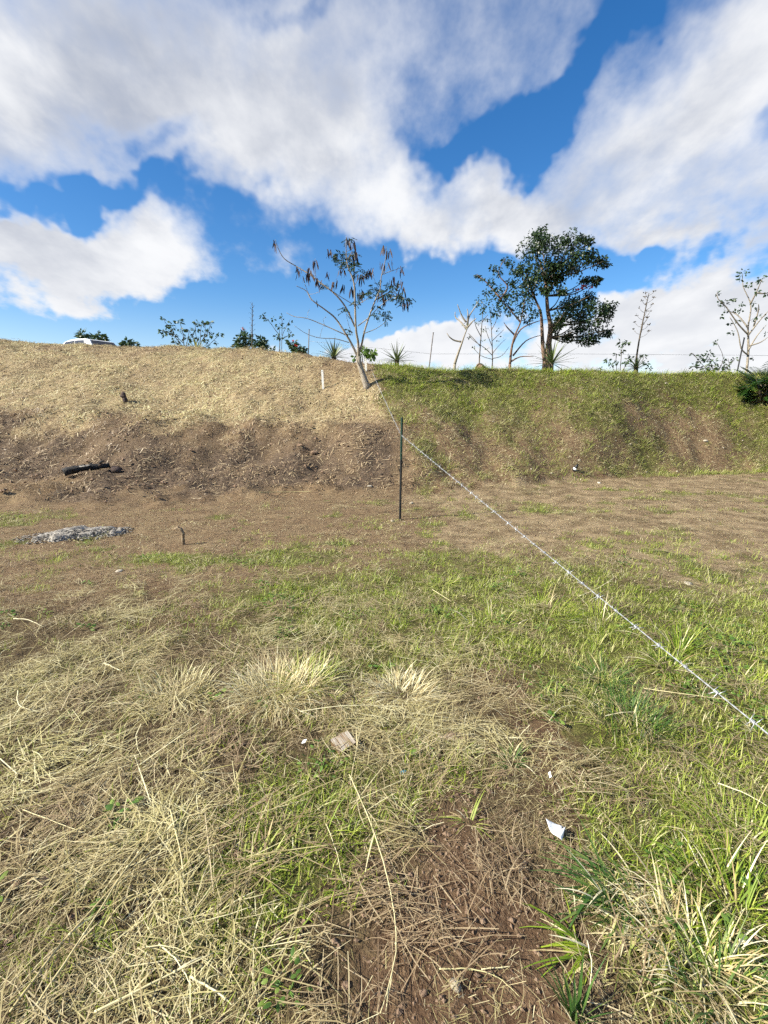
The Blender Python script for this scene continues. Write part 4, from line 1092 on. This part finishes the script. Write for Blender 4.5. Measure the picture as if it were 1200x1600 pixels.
# far fence: three thin posts and one wire
def thin_post(px0, py0, px1, py1, Y, r, label, m):
    b = at_y(px0, py0, Y); t = at_y(px1, py1, Y); g = root_at(px0, Y)
    o = empty('thin_fence_post', g, label, 'fence post', 'posts of the fence on the crest')
    m1 = MB(); e = (t-b).normalized(); foot = b-e*max(0, (b.z-g.z+.05))
    m1.tube([foot, b, t], r, 6); m1.build('shaft', m, o)
    c = MB(); c.tube([t-e*.004, t+e*.012], r*1.18, 6); c.build('cap', m, o)
    return t
t1 = thin_post(482, 548, 483, 515, 17.4, .017, 'thin upright grey fence post left of the pale tree', M['post_grey'])
t2 = thin_post(671, 570, 677, 520, 17.0, .018, 'thin grey fence post right of the spiky rosette', M['post_grey'])
t3 = thin_post(1151, 585, 1163, 528, 16.4, .022, 'leaning dark fence post by the sparse right tree', M['post_dark'])
m1 = MB()
wp = [at_y(483, 533, 17.4), at_y(674, 553, 17.0), at_y(900, 553, 16.8), at_y(1158, 555, 16.4), at_y(1300, 557, 16.2)]
m1.tube([q-wp[0] for q in wp], .0045, 4); tag(m1.build('fence_wire', M['thin_wire'], origin=wp[0]), 'single thin wire stretched between the crest fence posts', 'wire')
# ------------------------------------------------------------------ the parked car behind the crest
t = NT('car_paint_white'); M['paint'] = t.done(t.bsdf(t.mix(t.rng(t.noise(3, 3), .3, .7), (.74, .74, .74), (.80, .80, .80)), .25, 0, .5, **{'Coat Weight': .6}))
t = NT('tinted_glass'); M['glass'] = t.done(t.bsdf(t.mix(t.rng(t.noise(2, 2), .3, .7), (.03, .03, .035), (.05, .05, .055)), .06, 0, .6))
t = NT('tyre_rubber'); M['rubber'] = t.done(t.bsdf(t.mix(t.noise(40, 3), (.015, .015, .015), (.03, .03, .03)), .85))
t = NT('wheel_metal'); M['rim'] = t.done(t.bsdf(t.mix(t.noise(30, 3), (.4, .4, .42), (.55, .55, .57)), .35, .9))
t = NT('red_lens'); M['lens'] = t.done(t.bsdf(t.mix(t.noise(30, 3), (.35, .01, .01), (.5, .02, .02)), .2))
def car():
    Y = 28.0; pc = at_y(128, 528, Y)
    gz = pc.z-1.68
    o = empty('parked_car', Vector((pc.x, Y, gz)), 'white parked car half hidden behind the dry crest', 'car', rz=math.pi-R(26))
    def loc(mb, name, m, par, smooth=False):
        mb.local = True; return mb.build(name, m, par, smooth)
    b = MB()
    secs = [(-2.15, .45, .80, .76), (-2.10, .32, .92, .82), (-1.6, .25, .97, .86), (-.5, .22, .97, .87), (.8, .22, .96, .87), (1.3, .25, .94, .85), (1.9, .28, .84, .80), (2.15, .36, .72, .68), (2.2, .42, .60, .60)]
    vs, fs = [], []
    for (x_, zb, zt, hw) in secs: vs += [(x_, -hw*.94, zb), (x_, -hw, (zb+zt)/2), (x_, -hw*.95, zt), (x_, hw*.95, zt), (x_, hw, (zb+zt)/2), (x_, hw*.94, zb)]
    for i in range(len(secs)-1):
        for j in range(6): fs.append((i*6+j, (i+1)*6+j, (i+1)*6+(j+1) % 6, i*6+(j+1) % 6))
    fs += [tuple(range(6)), tuple(range(48, 54))[::-1]]
    b.add(vs, fs); body = loc(b, 'body', M['paint'], o)
    c = MB()
    prof = [(-2.08, .95, .82), (-1.62, 1.42, .69), (-1.3, 1.49, .66), (-.5, 1.53, .66), (.1, 1.49, .66), (.45, 1.42, .67), (1.25, .95, .80)]
    vs = []
    for (x_, z_, hw) in prof: vs += [(x_, -hw, z_), (x_, hw, z_)]
    fs = [(2*i, 2*i+2, 2*i+3, 2*i+1) for i in range(6)]
    fs += [tuple(2*i for i in range(6, -1, -1)), tuple(2*i+1 for i in range(7)), (0, 1, 13, 12)]
    c.add(vs, fs); cab = loc(c, 'cabin', M['paint'], o)
    def side_pt(x_, z_, s_):                         # on the sloping side of the cabin, slightly proud
        f = (z_-.95)/(1.5-.95); return (x_, s_*(.82-.155*f+.012), z_)
    for s_ in (-1, 1):
        for quad in ([(-1.28, 1.0), (-.45, 1.0), (-.45, 1.44), (-1.18, 1.42)], [(-.38, 1.0), (.72, 1.0), (.36, 1.40), (-.38, 1.44)]):
            g = MB(); g.add([side_pt(a, z_, s_) for a, z_ in quad], [(0, 1, 2, 3)]); loc(g, 'side_window', M['glass'], cab)
    g = MB(); g.add([(-2.03, -.74, 1.02), (-2.03, .74, 1.02), (-1.66, .63, 1.41), (-1.66, -.63, 1.41)], [(0, 1, 2, 3)]); loc(g, 'rear_window', M['glass'], cab)
    g = MB(); g.add([(1.20, -.72, 1.0), (1.20, .72, 1.0), (.50, .62, 1.41), (.50, -.62, 1.41)], [(0, 1, 2, 3)]); loc(g, 'windscreen', M['glass'], cab)
    for s_ in (-1, 1):
        g = MB(); g.box((-2.12, s_*.66, .82), (.03, .11, .07)); loc(g, 'tail_light', M['lens'], body)
        g = MB(); g.box((2.08, s_*.55, .66), (.08, .13, .05)); loc(g, 'headlight', M['rim'], body)
        g = MB(); g.box((.75, s_*.94, 1.0), (.06, .08, .05)); loc(g, 'mirror', M['paint'], body)
        for x_ in (-1.3, 1.35):
            w_ = MB(); w_.tube([(x_, s_*.66, .32), (x_, s_*.69, .32), (x_, s_*.87, .32), (x_, s_*.89, .32)], [.27, .32, .32, .27], 20); wh = loc(w_, 'wheel', M['rubber'], o, True)
            r_ = MB(); r_.tube([(x_, s_*.87, .32), (x_, s_*.897, .32)], [.20, .18], 14); loc(r_, 'rim', M['rim'], wh)
car()

# ------------------------------------------------------------------ things lying on the burnt and bare ground
def sit(px, py, dz=0.0): p = at(px, py); p.z += dz; return p
# charred log
a, b = sit(101, 748, .06), sit(172, 735, .07)
log = empty('charred_log', a, 'black charred log lying on the brown berm', 'log')
m1 = MB(); n = 12; pts = []; rad = []
for i in range(n+1):
    f = i/n; p = a.lerp(b, f); p.z = max(p.z, hz(p.x, p.y)-.02)+.05+.015*math.sin(f*5); pts.append(p+Vector((0, U(-.012, .012), U(-.008, .008)))); rad.append((.070-.02*f)*U(.92, 1.08))
m1.tube(pts, rad, 9, wob=.14); m1.build('log_body', M['char'], log)
for f in (.35, .8):
    p = a.lerp(b, f); p.z = max(p.z, hz(p.x, p.y))+.10; m1 = MB()
    m1.tube([p, p+Vector((U(.02, .08), U(-.05, .05), .03)), p+Vector((U(.08, .16), U(-.08, .08), .045))], [.03, .022, .012], 6, wob=.2); m1.build('broken_branch', M['char'], log)
for f in (.42, .55, .5):
    p = a.lerp(b, f); p.z = max(p.z, hz(p.x, p.y))+.11; m1 = MB(); m1.lump((p.x, p.y-.05, p.z-.01), (.07, .02, .014), f*50, .3, 2); m1.build('ash_flake', M['ash'], log)
p = sit(181, 737, .03); m1 = MB(); m1.lump((0, 0, 0), (.13, .10, .08), 5, .35, 2); tag(m1.build('earth_clod', M['stump'], origin=p), 'dark earth clod at the right end of the charred log', 'clod')
# short dark stump
p = sit(196, 628); SS = .62; st = empty('stump', p, 'short dark stump standing in the straw slope', 'stump')
m1 = MB(); m1.tube([p-Vector((0, 0, .1)), p+Vector((0, 0, .05)), p+Vector((-.015, 0, .13)), p+Vector((-.03, 0, .2)), p+Vector((-.04, 0, .26))], [.065, .06, .055, .06, .035], 10, wob=.14); m1.build('stump_body', M['stump'], st)
m1 = MB(); m1.lump((p.x-.07, p.y-.02, p.z+.15), (.045, .04, .035), 2, .3); m1.build('knot', M['stump'], st)
# ash heap
ap = sit(118, 838); ash = empty('ash_heap', ap, 'pale grey heap of fire ash on the bare earth at left', 'ash heap')
m1 = MB(); N_ = 46; idx = {}
vs = []; fs = []
_u, _v = np.meshgrid(np.linspace(-1, 1, N_), np.linspace(-1, 1, N_), indexing='ij')
NA = fbm(_u*.85, _v*.4, .22, 3, 7); NB = fbm(_u*.85, _v*.4, .14, 3, 9)
for i in range(N_):
    for j in range(N_):
        u, v = i/(N_-1)*2-1, j/(N_-1)*2-1
        X, Y_ = ap.x+u*.62+v*.12, ap.y+v*.40+u*.10
        r = math.hypot(u, v); edge = 1-float(sstep(r+1.3*(NA[i, j]-.5), .40, .85))
        bmp = NB[i, j]
        vs.append((X, Y_, hz(X, Y_)-.03+edge*(.035+.10*bmp)))
for i in range(N_-1):
    for j in range(N_-1):
        q = (i*N_+j, (i+1)*N_+j, (i+1)*N_+j+1, i*N_+j+1); fs.append(q)
m1.add(vs, fs); m1.build('ash_bed', M['ash'], ash)
m1 = MB(); m2 = MB()
for k in range(900):
    rr = random.random()**.6; a_ = U(0, 6.28); u, v = rr*math.cos(a_), rr*math.sin(a_)
    X, Y_ = ap.x+u*.62+v*.12, ap.y+v*.40+u*.10; s_ = U(.004, .014)
    (m1 if random.random() < .68 else m2).lump((X, Y_, hz(X, Y_)+.055*(1-rr)+.015), (s_*1.5, s_, s_*.45), k, .45, 1)
q = m1.build('ash_flakes', M['ash'], ash); q['kind'] = 'stuff'
q = m2.build('charcoal_bits', M['char'], ash); q['kind'] = 'stuff'
# crooked root sticking up
p = sit(287, 851); rt = empty('root_stub', p, 'crooked pale root stub poking up right of the ash heap', 'root')
m1 = MB(); m1.tube([p-Vector((0, 0, .04)), p+Vector((.0, 0, .07)), p+Vector((.01, -.01, .14)), p+Vector((-.01, -.02, .19)), p+Vector((-.05, -.02, .21)), p+Vector((-.085, -.02, .19))], [.022, .02, .019, .022, .018, .009], 7, wob=.12); m1.build('root_body', M['rotten'], rt)
m1 = MB(); m1.tube([p+Vector((-.02, -.02, .205)), p+Vector((-.05, -.03, .235))], [.011, .005], 5); m1.build('root_spur', M['rotten'], rt)

# stones
def stone(px, py, rx, m, label, seed, flat=.6, group=None, cat='stone'):
    p = sit(px, py, rx*flat*.35); m1 = MB(); m1.lump((0, 0, 0), (rx, rx*U(.7, .95), rx*flat), seed, .28, 2)
    o = m1.build('stone', m, origin=p); o.rotation_euler = (0, 0, U(0, 3)); tag(o, label, cat, group)
stone(491, 709, .085, M['clod'], 'brown stone on the burnt berm left of the post', 11)
stone(711, 1545, .018, M['stone'], 'round pale stone in the bare soil at the bottom', 12, .7)
stone(662, 1553, .012, M['clod'], 'small brown stone left of the round pale stone', 13, .7)
stone(187, 893, .04, M['white_stone'], 'flat white stone on the earth below the ash heap', 14, .35)
stone(643, 787, .035, M['stone'], 'pale stone right of the post foot', 15)
stone(613, 815, .030, M['stone'], 'pale stone left of the post foot', 16)
stone(1075, 912, .045, M['white_stone'], 'flat whitish stone on the path below the bank', 17, .22)
stone(578, 760, .05, M['white_stone'], 'whitish flat stone at the berm foot left of the post', 18, .3)
stone(1102, 690, .07, M['white_stone'], 'whitish rock in the bare patch of the right bank', 19, .5)
stone(936, 755, .06, M['white_stone'], 'white stone at the foot of the right bank', 20, .35)
stone(540, 1545, .012, M['clod'], 'tiny brown stone near the lower end of the long stalk', 21)
for (px, py) in [(862, 740), (951, 699), (985, 695), (1010, 738), (1058, 737), (1085, 668), (1130, 700), (1160, 690), (830, 733), (905, 720), (1040, 600), (770, 660)]:
    stone(px, py, U(.02, .035), M['white_stone'], 'small white stone speck on the green right bank', int(px), .5, 'white stone specks on the right bank')
for i, (px, py, s_) in enumerate([(28, 1385, .024), (50, 1381, .021), (70, 1383, .023)]):
    stone(px, py, s_, M['clod'], ['leftmost of three brown lumps in the straw at left', 'middle of three brown lumps in the straw at left', 'rightmost of three brown lumps in the straw at left'][i], 30+i, .8, 'brown lumps in the straw', 'clod')
# dark bottle on the bank foot
p = sit(897, 736); bt = empty('bottle', p, 'black plastic bottle with white label at the foot of the bank', 'bottle')
up = Vector((.3, -.35, .9)).normalized()
m1 = MB(); m1.tube([p-up*.02, p, p+up*.10, p+up*.13, p+up*.15], [.038, .042, .042, .03, .016], 12); m1.build('bottle_body', M['black'], bt)
m1 = MB(); m1.tube([p+up*.03, p+up*.075], [.0432, .0432], 12, False); m1.build('bottle_label', M['paper'], bt)
m1 = MB(); m1.tube([p+up*.15, p+up*.175], [.018, .018], 10); m1.build('bottle_cap', M['black'], bt)
# wooden block
p = sit(537, 1172); q = Euler((R(10), R(-9), R(33))).to_matrix()
blk = empty('wood_block', p, 'short weathered wood block half sunk in the straw', 'wood block')
m1 = MB(); c = p+Vector((0, 0.01, .018)); hx, hy, h_ = .045, .042, .018
m1.box(c, (hx, hy, h_), q); m1.build('block_body', M['block_end'], blk, False)
for (x0, x1) in ((-.045, -.024), (-.022, .002), (.004, .026), (.028, .045)):
    m1 = MB(); m1.box(c+q @ Vector(((x0+x1)/2, U(-.002, .002), h_+.0025)), ((x1-x0)/2, hy+U(-.003, .001), .0035), q); m1.build('top_board', M['block'], blk, False)
# scrap paper
p = sit(872, 1316, .035); sp = MB()
vs = []; fs = []; n = 9
for i in range(n):
    for j in range(n):
        u, v = i/(n-1), j/(n-1)
        a_ = -.2+u*1.25; r = .012+v*.062
        vs.append((math.cos(a_+math.pi)*r+.035, -math.sin(a_)*r+.03, .006*math.sin(u*9)+.010*v*v+.012*(v-.5)*math.sin(3*u+1)))
for i in range(n-1):
    for j in range(n-1): fs.append((i*n+j, (i+1)*n+j, (i+1)*n+j+1, i*n+j+1))
sp.add(vs, fs); o = sp.build('paper_scrap', M['paper'], origin=p); md = o.modifiers.new('thick', 'SOLIDIFY'); md.thickness = .0008
tag(o, 'fan-shaped white paper scrap on the grass at lower right', 'paper scrap'); o.rotation_euler = (R(6), R(4), R(0))
p = sit(858, 1224, .02); sp = MB(); sp.add([(0, 0, 0), (.01, .002, .004), (.013, .03, .008), (.003, .026, .003), (.007, .014, .009)], [(0, 1, 4), (1, 2, 4), (2, 3, 4), (3, 0, 4)]); o = sp.build('paper_scrap', M['paper'], origin=p, smooth=False); o.modifiers.new('thick', 'SOLIDIFY').thickness = .0008
tag(o, 'narrow crumpled white scrap above the fan-shaped paper', 'paper scrap')
p = sit(471, 1168, .02); sp = MB(); sp.add([(0, 0, 0), (.018, .0, .005), (.024, .016, .012), (.005, .022, .003), (.012, .01, .01)], [(0, 1, 4), (1, 2, 4), (2, 3, 4), (3, 0, 4)]); o = sp.build('paper_scrap', M['paper'], origin=p, smooth=False); o.modifiers.new('thick', 'SOLIDIFY').thickness = .0008
tag(o, 'pale paper scrap in the straw left of the wood block', 'paper scrap')
p = sit(630, 1212, .012); sp = MB(); sp.lump((0, 0, 0), (.014, .009, .007), 8, .5, 2); o = sp.build('plastic_scrap', M['blue'], origin=p, smooth=False); tag(o, 'crumpled blue plastic scrap right of the long stalk', 'plastic scrap')
# rotten wood piece
a, b = sit(678, 1160, .012), sit(745, 1152, .012)
rw = empty('rotten_wood', a, 'flat piece of rotten wood below the bleached tussock', 'wood piece')
m1 = MB(); m1.tube([a.lerp(b, f)+Vector((0, U(-.006, .006), U(-.003, .006))) for f in (0, .2, .4, .6, .8, 1)], [.008, .018, .020, .016, .012, .005], 7, wob=.3); m1.build('wood_body', M['rotten'], rw)
m1 = MB(); m1.tube([a.lerp(b, f)+Vector((0, -.025, .006)) for f in (.25, .5, .8, 1.1)], [.004, .006, .005, .002], 5, wob=.3); m1.build('splinter', M['rotten'], rw)

# long stalks lying or leaning on the litter
def stalk_line(pix, r, label, lift=.02, m='pale_dry', leafy=0, cat='stalk', name='dry_stalk', tint=.6):
    pts = [sit(px, py, l if isinstance(l, float) else lift) for (px, py, *rest) in pix for l in [rest[0] if rest else lift]]
    o = empty(name, pts[0], label, cat)
    fine = []; r *= .62
    for i in range(len(pts)-1):
        p0, p1, p2, p3 = pts[max(i-1, 0)], pts[i], pts[i+1], pts[min(i+2, len(pts)-1)]
        for k in range(6):
            t = k/6
            fine.append(.5*((2*p1)+(p2-p0)*t+(2*p0-5*p1+4*p2-p3)*t*t+(3*p1-p0-3*p2+p3)*t**3)+Vector((U(-1, 1), U(-1, 1), U(-.5, .5)))*.0012)
    fine.append(pts[-1])
    m1 = MB(); m1.tube(fine, [r, r*.45], 6); m1.t = [tint]*len(m1.v); m1.build('stem', M[m], o)
    for k in range(leafy):
        i = random.randrange(1, len(fine)-1); d = (fine[i]-fine[i-1]).normalized()
        m2 = MB(); m2.blade(fine[i], d+Vector((U(-.5, .5), U(-.5, .5), .3)), U(.08, .18), .006, .8, U(.2, .9), segs=4); m2.build('dry_leaf', M[m], o)
    for f in (.3, .62):
        p = fine[int(len(fine)*f)]; d = (fine[int(len(fine)*f)+1]-p).normalized()
        m2 = MB(); m2.tube([p-d*r, p+d*r], r*1.25, 6); m2.build('node_ring', M[m], o)
stalk_line([(546, 1222, .03), (575, 1290, .04), (603, 1380, .05), (619, 1480, .045), (610, 1550, .04), (594, 1598, .03)], .0042, 'long thick pale stalk running down the middle to the bottom', leafy=2)
stalk_line([(548, 1230, .03), (563, 1160, .06), (572, 1140, .08)], .0026, 'short thin stalk leaning up past the wood block', leafy=1)
stalk_line([(0, 1333), (45, 1290), (94, 1240)], .0050, 'pale thick straw stalk at the left edge above the lumps', leafy=1)
stalk_line([(38, 1278, .03), (100, 1300, .03), (160, 1322, .02)], .003, 'short pale straw crossing the stalk at the left edge')
stalk_line([(20, 1598, .03), (100, 1500, .05), (180, 1410, .06), (250, 1310, .05), (268, 1270, .03)], .0062, 'thick tan stem of the straw bundle at lower left', leafy=3, tint=.25)
stalk_line([(60, 1590, .04), (150, 1470, .07), (215, 1370, .07), (300, 1290, .05)], .005, 'second tan stem in the straw bundle at lower left', leafy=3, tint=.4)
stalk_line([(150, 1598, .03), (240, 1560, .04), (335, 1507, .04)], .0055, 'pale stalk slanting at the bottom left', leafy=2)
stalk_line([(300, 1540, .03), (345, 1570, .03), (364, 1582, .02)], .0050, 'stout pale stalk end near the bottom left', tint=.8)
stalk_line([(250, 1490, .03), (280, 1525, .04), (302, 1560, .03)], .004, 'short pale stalk crossing the slanting one at lower left', tint=.8)
stalk_line([(268, 1285, .05), (287, 1370, .05), (285, 1430, .04), (272, 1500, .03)], .0042, 'straw stem falling away from the bundle', tint=.5, leafy=1)
stalk_line([(470, 1126, .05), (540, 1120, .06), (622, 1112, .03)], .0042, 'pale stalk lying between the two bleached tussocks', tint=.8)
stalk_line([(510, 1300, .03), (525, 1345, .04), (536, 1392, .03)], .0028, 'short pale straw left of the long thick stalk', tint=.8)
stalk_line([(686, 1521, .01), (738, 1522, .015), (778, 1537, .015), (812, 1562, .01)], .0032, 'greyish twig above the round pale stone', m='straw', tint=.7)
stalk_line([(752, 1521, .012), (798, 1515, .012)], .003, 'short pale twig right of the greyish twig', tint=.7)
stalk_line([(1118, 1244, .06), (1160, 1262, .06), (1200, 1280, .05)], .0042, 'whitish stalk over the grass at the right edge', tint=.9)
stalk_line([(858, 1132, .02), (875, 1114, .03), (900, 1108, .02)], .0035, 'short whitish twig on the bare soil patch', tint=.9)
stalk_line([(945, 1128, .03), (970, 1126, .04), (992, 1122, .03)], .004, 'short whitish stalk beside the deep green tuft', tint=.9)
stalk_line([(1000, 1086, .04), (1060, 1097, .05), (1145, 1106, .04)], .0042, 'long tan stalk lying under the barbed wire', tint=.55)
stalk_line([(675, 926, .03), (705, 945, .03)], .005, 'pale stalk with a knob between the yellow-green tufts', tint=.7)
stalk_line([(22, 971, .02), (45, 975, .03), (68, 984, .02)], .006, 'pale broken stalk lying on the left ground', tint=.9)
stalk_line([(165, 1045, .03), (190, 1056, .03)], .008, 'short thick pale husk in the left straw', tint=.9)
stalk_line([(30, 1090, .04), (32, 1115, .05), (62, 1122, .03)], .005, 'bent pale straw at the left edge', tint=.8)
stalk_line([(915, 1492, .05), (922, 1530, .05), (918, 1568, .03)], .003, 'thin white straw in front of the large blade clump', tint=1.0)
stalk_line([(1105, 915-25, .03), (1108, 920, .05)], .004, 'thin dry stem on the path below the bank', tint=.6)
stalk_line([(905, 935, .02), (932, 932-7, .03), (958, 912, .05)], .006, 'forked pale straw beside the barbed wire', tint=.8, leafy=2)
stalk_line([(405, 770, .01), (445, 770, .015), (488, 769, .01)], .010, 'thin grey stick lying at the berm foot', m='straw', tint=.6)
stalk_line([(1120, 1480-420, .03), (1100, 1090, .05), (1095, 1100, .03)], .003, 'thin pale straw by the wire near a barb', tint=.9)

# ------------------------------------------------------------------ single grass tufts that stand out
def tuft(px, py, rad, hgt, n, m, label, w=.006, lean=(.2, 1.4), bend=1.4, dry=.1, name='grass_tuft', core=.3, dir_=None, segs=5, group='tufts that stand out in the ground cover'):
    b = sit(px, py, -.01); o = empty(name, b, label, 'grass tuft', group)
    sets = [MB(), MB()]
    for j in range(n):
        a = U(0, 6.28); r = rad*core*math.sqrt(random.random()); ln = U(*lean)
        aa = a+random.gauss(0, .5) if dir_ is None else dir_+random.gauss(0, .7)
        p = b+Vector((r*math.cos(a), r*math.sin(a), 0)); p.z = hz(p.x, p.y)-.008
        d = random.random() < dry
        sets[1 if d else 0].blade(p, (math.cos(aa)*ln, math.sin(aa)*ln, 1), hgt*U(.45, 1.1), w*U(.6, 1.2), bend*U(.4, 1.2), U(0, 1), segs=segs, fold=.3 if w > .007 else 0)
    sets[0].build('green_blades' if m not in ('pale_dry', 'straw') else 'dry_blades', M[m], o)['kind'] = 'stuff'
    if sets[1].v: sets[1].build('dead_blades', M['pale_dry'], o)['kind'] = 'stuff'
tuft(432, 1082, .27, .21, 800, 'pale_dry', 'large bleached straw tussock left of centre', w=.0042, lean=(.2, 1.5), bend=1.4, dry=0, core=.75)
tuft(484, 1072, .15, .22, 220, 'lime_grass', 'yellow-green tuft joined to the right of the large bleached tussock', w=.006, lean=(.2, 1.2), dry=.25, core=.8)
tuft(512, 1100, .10, .15, 50, 'lime_grass', 'small yellow-green tuft below the large bleached tussock', w=.006, dry=.4, lean=(.5, 1.5))
tuft(627, 1086, .20, .18, 560, 'pale_dry', 'round bleached straw tussock at the centre', w=.004, lean=(.4, 1.9), bend=1.5, dry=0, core=.75)
tuft(565, 1098, .10, .11, 60, 'lime_grass', 'low yellowish tuft left of the round bleached tussock', w=.005, dry=.5, lean=(.6, 1.8))
tuft(270, 1088, .24, .16, 380, 'straw', 'wide flattened straw tussock on the left', w=.005, lean=(.3, 1.6), bend=1.2, dry=.3, core=.85)
tuft(690, 914, .22, .17, 90, 'lime_grass', 'bright yellow-green tuft below the post', w=.010, lean=(.7, 2.0), bend=1.0, dry=.05)
tuft(703, 960, .16, .14, 60, 'lime_grass', 'smaller yellow-green tuft nearer than the bright one', w=.008, lean=(.8, 2.2), bend=1.0, dry=.1)
tuft(945, 1066, .24, .22, 150, 'deep_grass', 'star-shaped deep green tuft left of the wire', w=.008, lean=(.5, 2.0), bend=1.2, dry=.06)
tuft(1045, 1045, .24, .24, 130, 'lime_grass', 'yellow-green tuft under the barbed wire', w=.008, lean=(.4, 1.8), bend=1.2, dry=.1)
tuft(1060, 1020, .18, .26, 90, 'grass', 'green tuft just behind the barbed wire', w=.006, lean=(.2, 1.0), bend=1.1, dry=.15)
tuft(850, 960, .35, .24, 220, 'grass', 'broad fine-bladed green tuft in the middle right', w=.005, lean=(.3, 1.5), bend=1.4, dry=.15, core=.7)
tuft(940, 975, .30, .25, 200, 'grass', 'fine-bladed green tuft left of the barbed wire', w=.005, lean=(.3, 1.5), bend=1.3, dry=.15, core=.7)
tuft(770, 980, .28, .20, 150, 'grass', 'olive tuft right of the smaller yellow-green tuft', w=.005, lean=(.4, 1.6), dry=.25, core=.7)
tuft(985, 1135, .22, .18, 240, 'deep_grass', 'thick deep green tuft on the right below the star-shaped one', w=.0055, lean=(.1, .9), bend=1.0, dry=.05, core=.8)
tuft(1172, 1080, .25, .18, 160, 'grass', 'green tuft right of the barbed wire at the edge', w=.006, lean=(.3, 1.4), dry=.12, core=.7)
tuft(970, 1410, .14, .25, 80, 'deep_grass', 'large clump of broad green blades at lower right', w=.011, lean=(.5, 2.0), bend=1.2, dry=.12, core=.6, dir_=3.0)
tuft(1010, 1425, .16, .22, 90, 'pale_dry', 'whitish dead blades fallen from the broad green clump', w=.007, lean=(.5, 2.2), bend=1.3, dry=0, core=.8, dir_=3.1)
tuft(1085, 1500, .16, .16, 150, 'pale_dry', 'bleached dry tussock at the bottom right', w=.006, lean=(.2, 1.3), bend=1.3, dry=0, core=.8)
tuft(920, 1490, .10, .22, 26, 'grass', 'arching olive blades below the broad green clump', w=.010, lean=(1.0, 2.4), bend=1.1, dry=.15, dir_=2.9)
tuft(1150, 1420, .18, .20, 170, 'grass', 'bushy green tuft at the right edge above the bleached tussock', w=.006, lean=(.3, 1.3), dry=.12, core=.8)
tuft(1170, 1320, .20, .20, 170, 'lime_grass', 'light green tuft at the right edge near the bottom', w=.006, lean=(.3, 1.3), dry=.1, core=.8)
tuft(1130, 1570, .14, .17, 110, 'deep_grass', 'dark green tuft in the bottom right corner', w=.007, lean=(.3, 1.3), dry=.2, core=.8)
tuft(900, 1590, .05, .18, 20, 'deep_grass', 'few upright blue-green blades at the bottom edge', w=.009, lean=(.1, .6), bend=.5, dry=.1)
tuft(735, 1285, .06, .12, 22, 'lime_grass', 'small bright sprig in the straw right of the long stalk', w=.007, lean=(.5, 1.8), bend=1.0, dry=.1)
tuft(628, 1395, .04, .07, 22, 'lime_grass', 'small bright sprig right beside the long stalk', w=.004, lean=(.3, 1.4), dry=.1)
tuft(390, 1352, .10, .10, 90, 'lime_grass', 'bright leafy grass patch left of the long stalk', w=.008, lean=(.4, 1.5), bend=1.0, dry=.05, core=.9)
tuft(455, 1290, .08, .10, 60, 'lime_grass', 'small bright patch above the leafy grass patch', w=.006, lean=(.3, 1.4), dry=.1, core=.9)
tuft(800, 1190, .10, .12, 45, 'deep_grass', 'few green blades right of the rotten wood', w=.007, lean=(.4, 1.6), dry=.1)
tuft(720, 1175, .12, .10, 55, 'grass', 'green blades just below the rotten wood', w=.006, lean=(.4, 1.6), dry=.15)
tuft(740, 637, .42, .24, 130, 'grass', 'bright grass tuft halfway up the right bank', w=.010, lean=(.3, 1.3), dry=.05, core=.8)
tuft(690, 600, .40, .24, 130, 'grass', 'grass tuft high on the bank right of the pale tree', w=.010, lean=(.3, 1.3), dry=.05, core=.8)
tuft(640, 655, .35, .22, 110, 'grass', 'bright grass tuft beside the head of the post', w=.010, lean=(.3, 1.3), dry=.05, core=.8)
tuft(905, 752, .25, .24, 60, 'lime_grass', 'yellow-green tuft at the foot of the bank below the bottle', w=.009, lean=(.2, 1.0), dry=.2, core=.7)
tuft(700, 728, .16, .26, 30, 'lime_grass', 'thin yellowish tuft at the bank foot right of the post', w=.009, lean=(.2, .9), dry=.3, core=.7)

def weed(px, py, r, n, label, L=.035):
    b = sit(px, py); o = empty('leafy_weed', b, label, 'weed', 'broad-leaved weeds that stand out')
    st = MB()
    for j in range(max(3, n//5)):
        a = U(0, 6.28); e = b+Vector((math.cos(a)*r*.7, math.sin(a)*r*.7, U(.02, .06))); st.tube([b, b.lerp(e, .5)+Vector((0, 0, .015)), e], [.0025, .002, .0012], 4)
    st.build('stem', M['weed'], o)
    for j in range(n):
        a = U(0, 6.28); rr = r*math.sqrt(random.random()); p = b+Vector((math.cos(a)*rr, math.sin(a)*rr, U(.015, .07)))
        m1 = MB(); d = Vector((math.cos(a+U(-.7, .7)), math.sin(a+U(-.7, .7)), U(-.2, .5)))
        m1.leaf(p, d, L*U(.6, 1.1), L*.45, U(.1, 1), nrm=(U(-.5, .5), U(-.5, .5), 1), oval=True); m1.build('leaf', M['weed'], o)
weed(850, 1078, .16, 26, 'patch of dark green broad leaves left of the star-shaped tuft', .03)
weed(450, 1545+15, .06, 22, 'leafy weed at the bottom edge left of the long stalk', .026)
weed(505, 1200, .10, 24, 'round-leaved weed just below the wood block', .026)
weed(1090, 1085, .14, 26, 'dark green weed beneath the wire', .032)
weed(450, 945, .18, 22, 'bright green weed in the turf left of centre', .035)
weed(1165, 1125, .12, 24, 'small-leaved weed at the right edge beside the wire', .028)
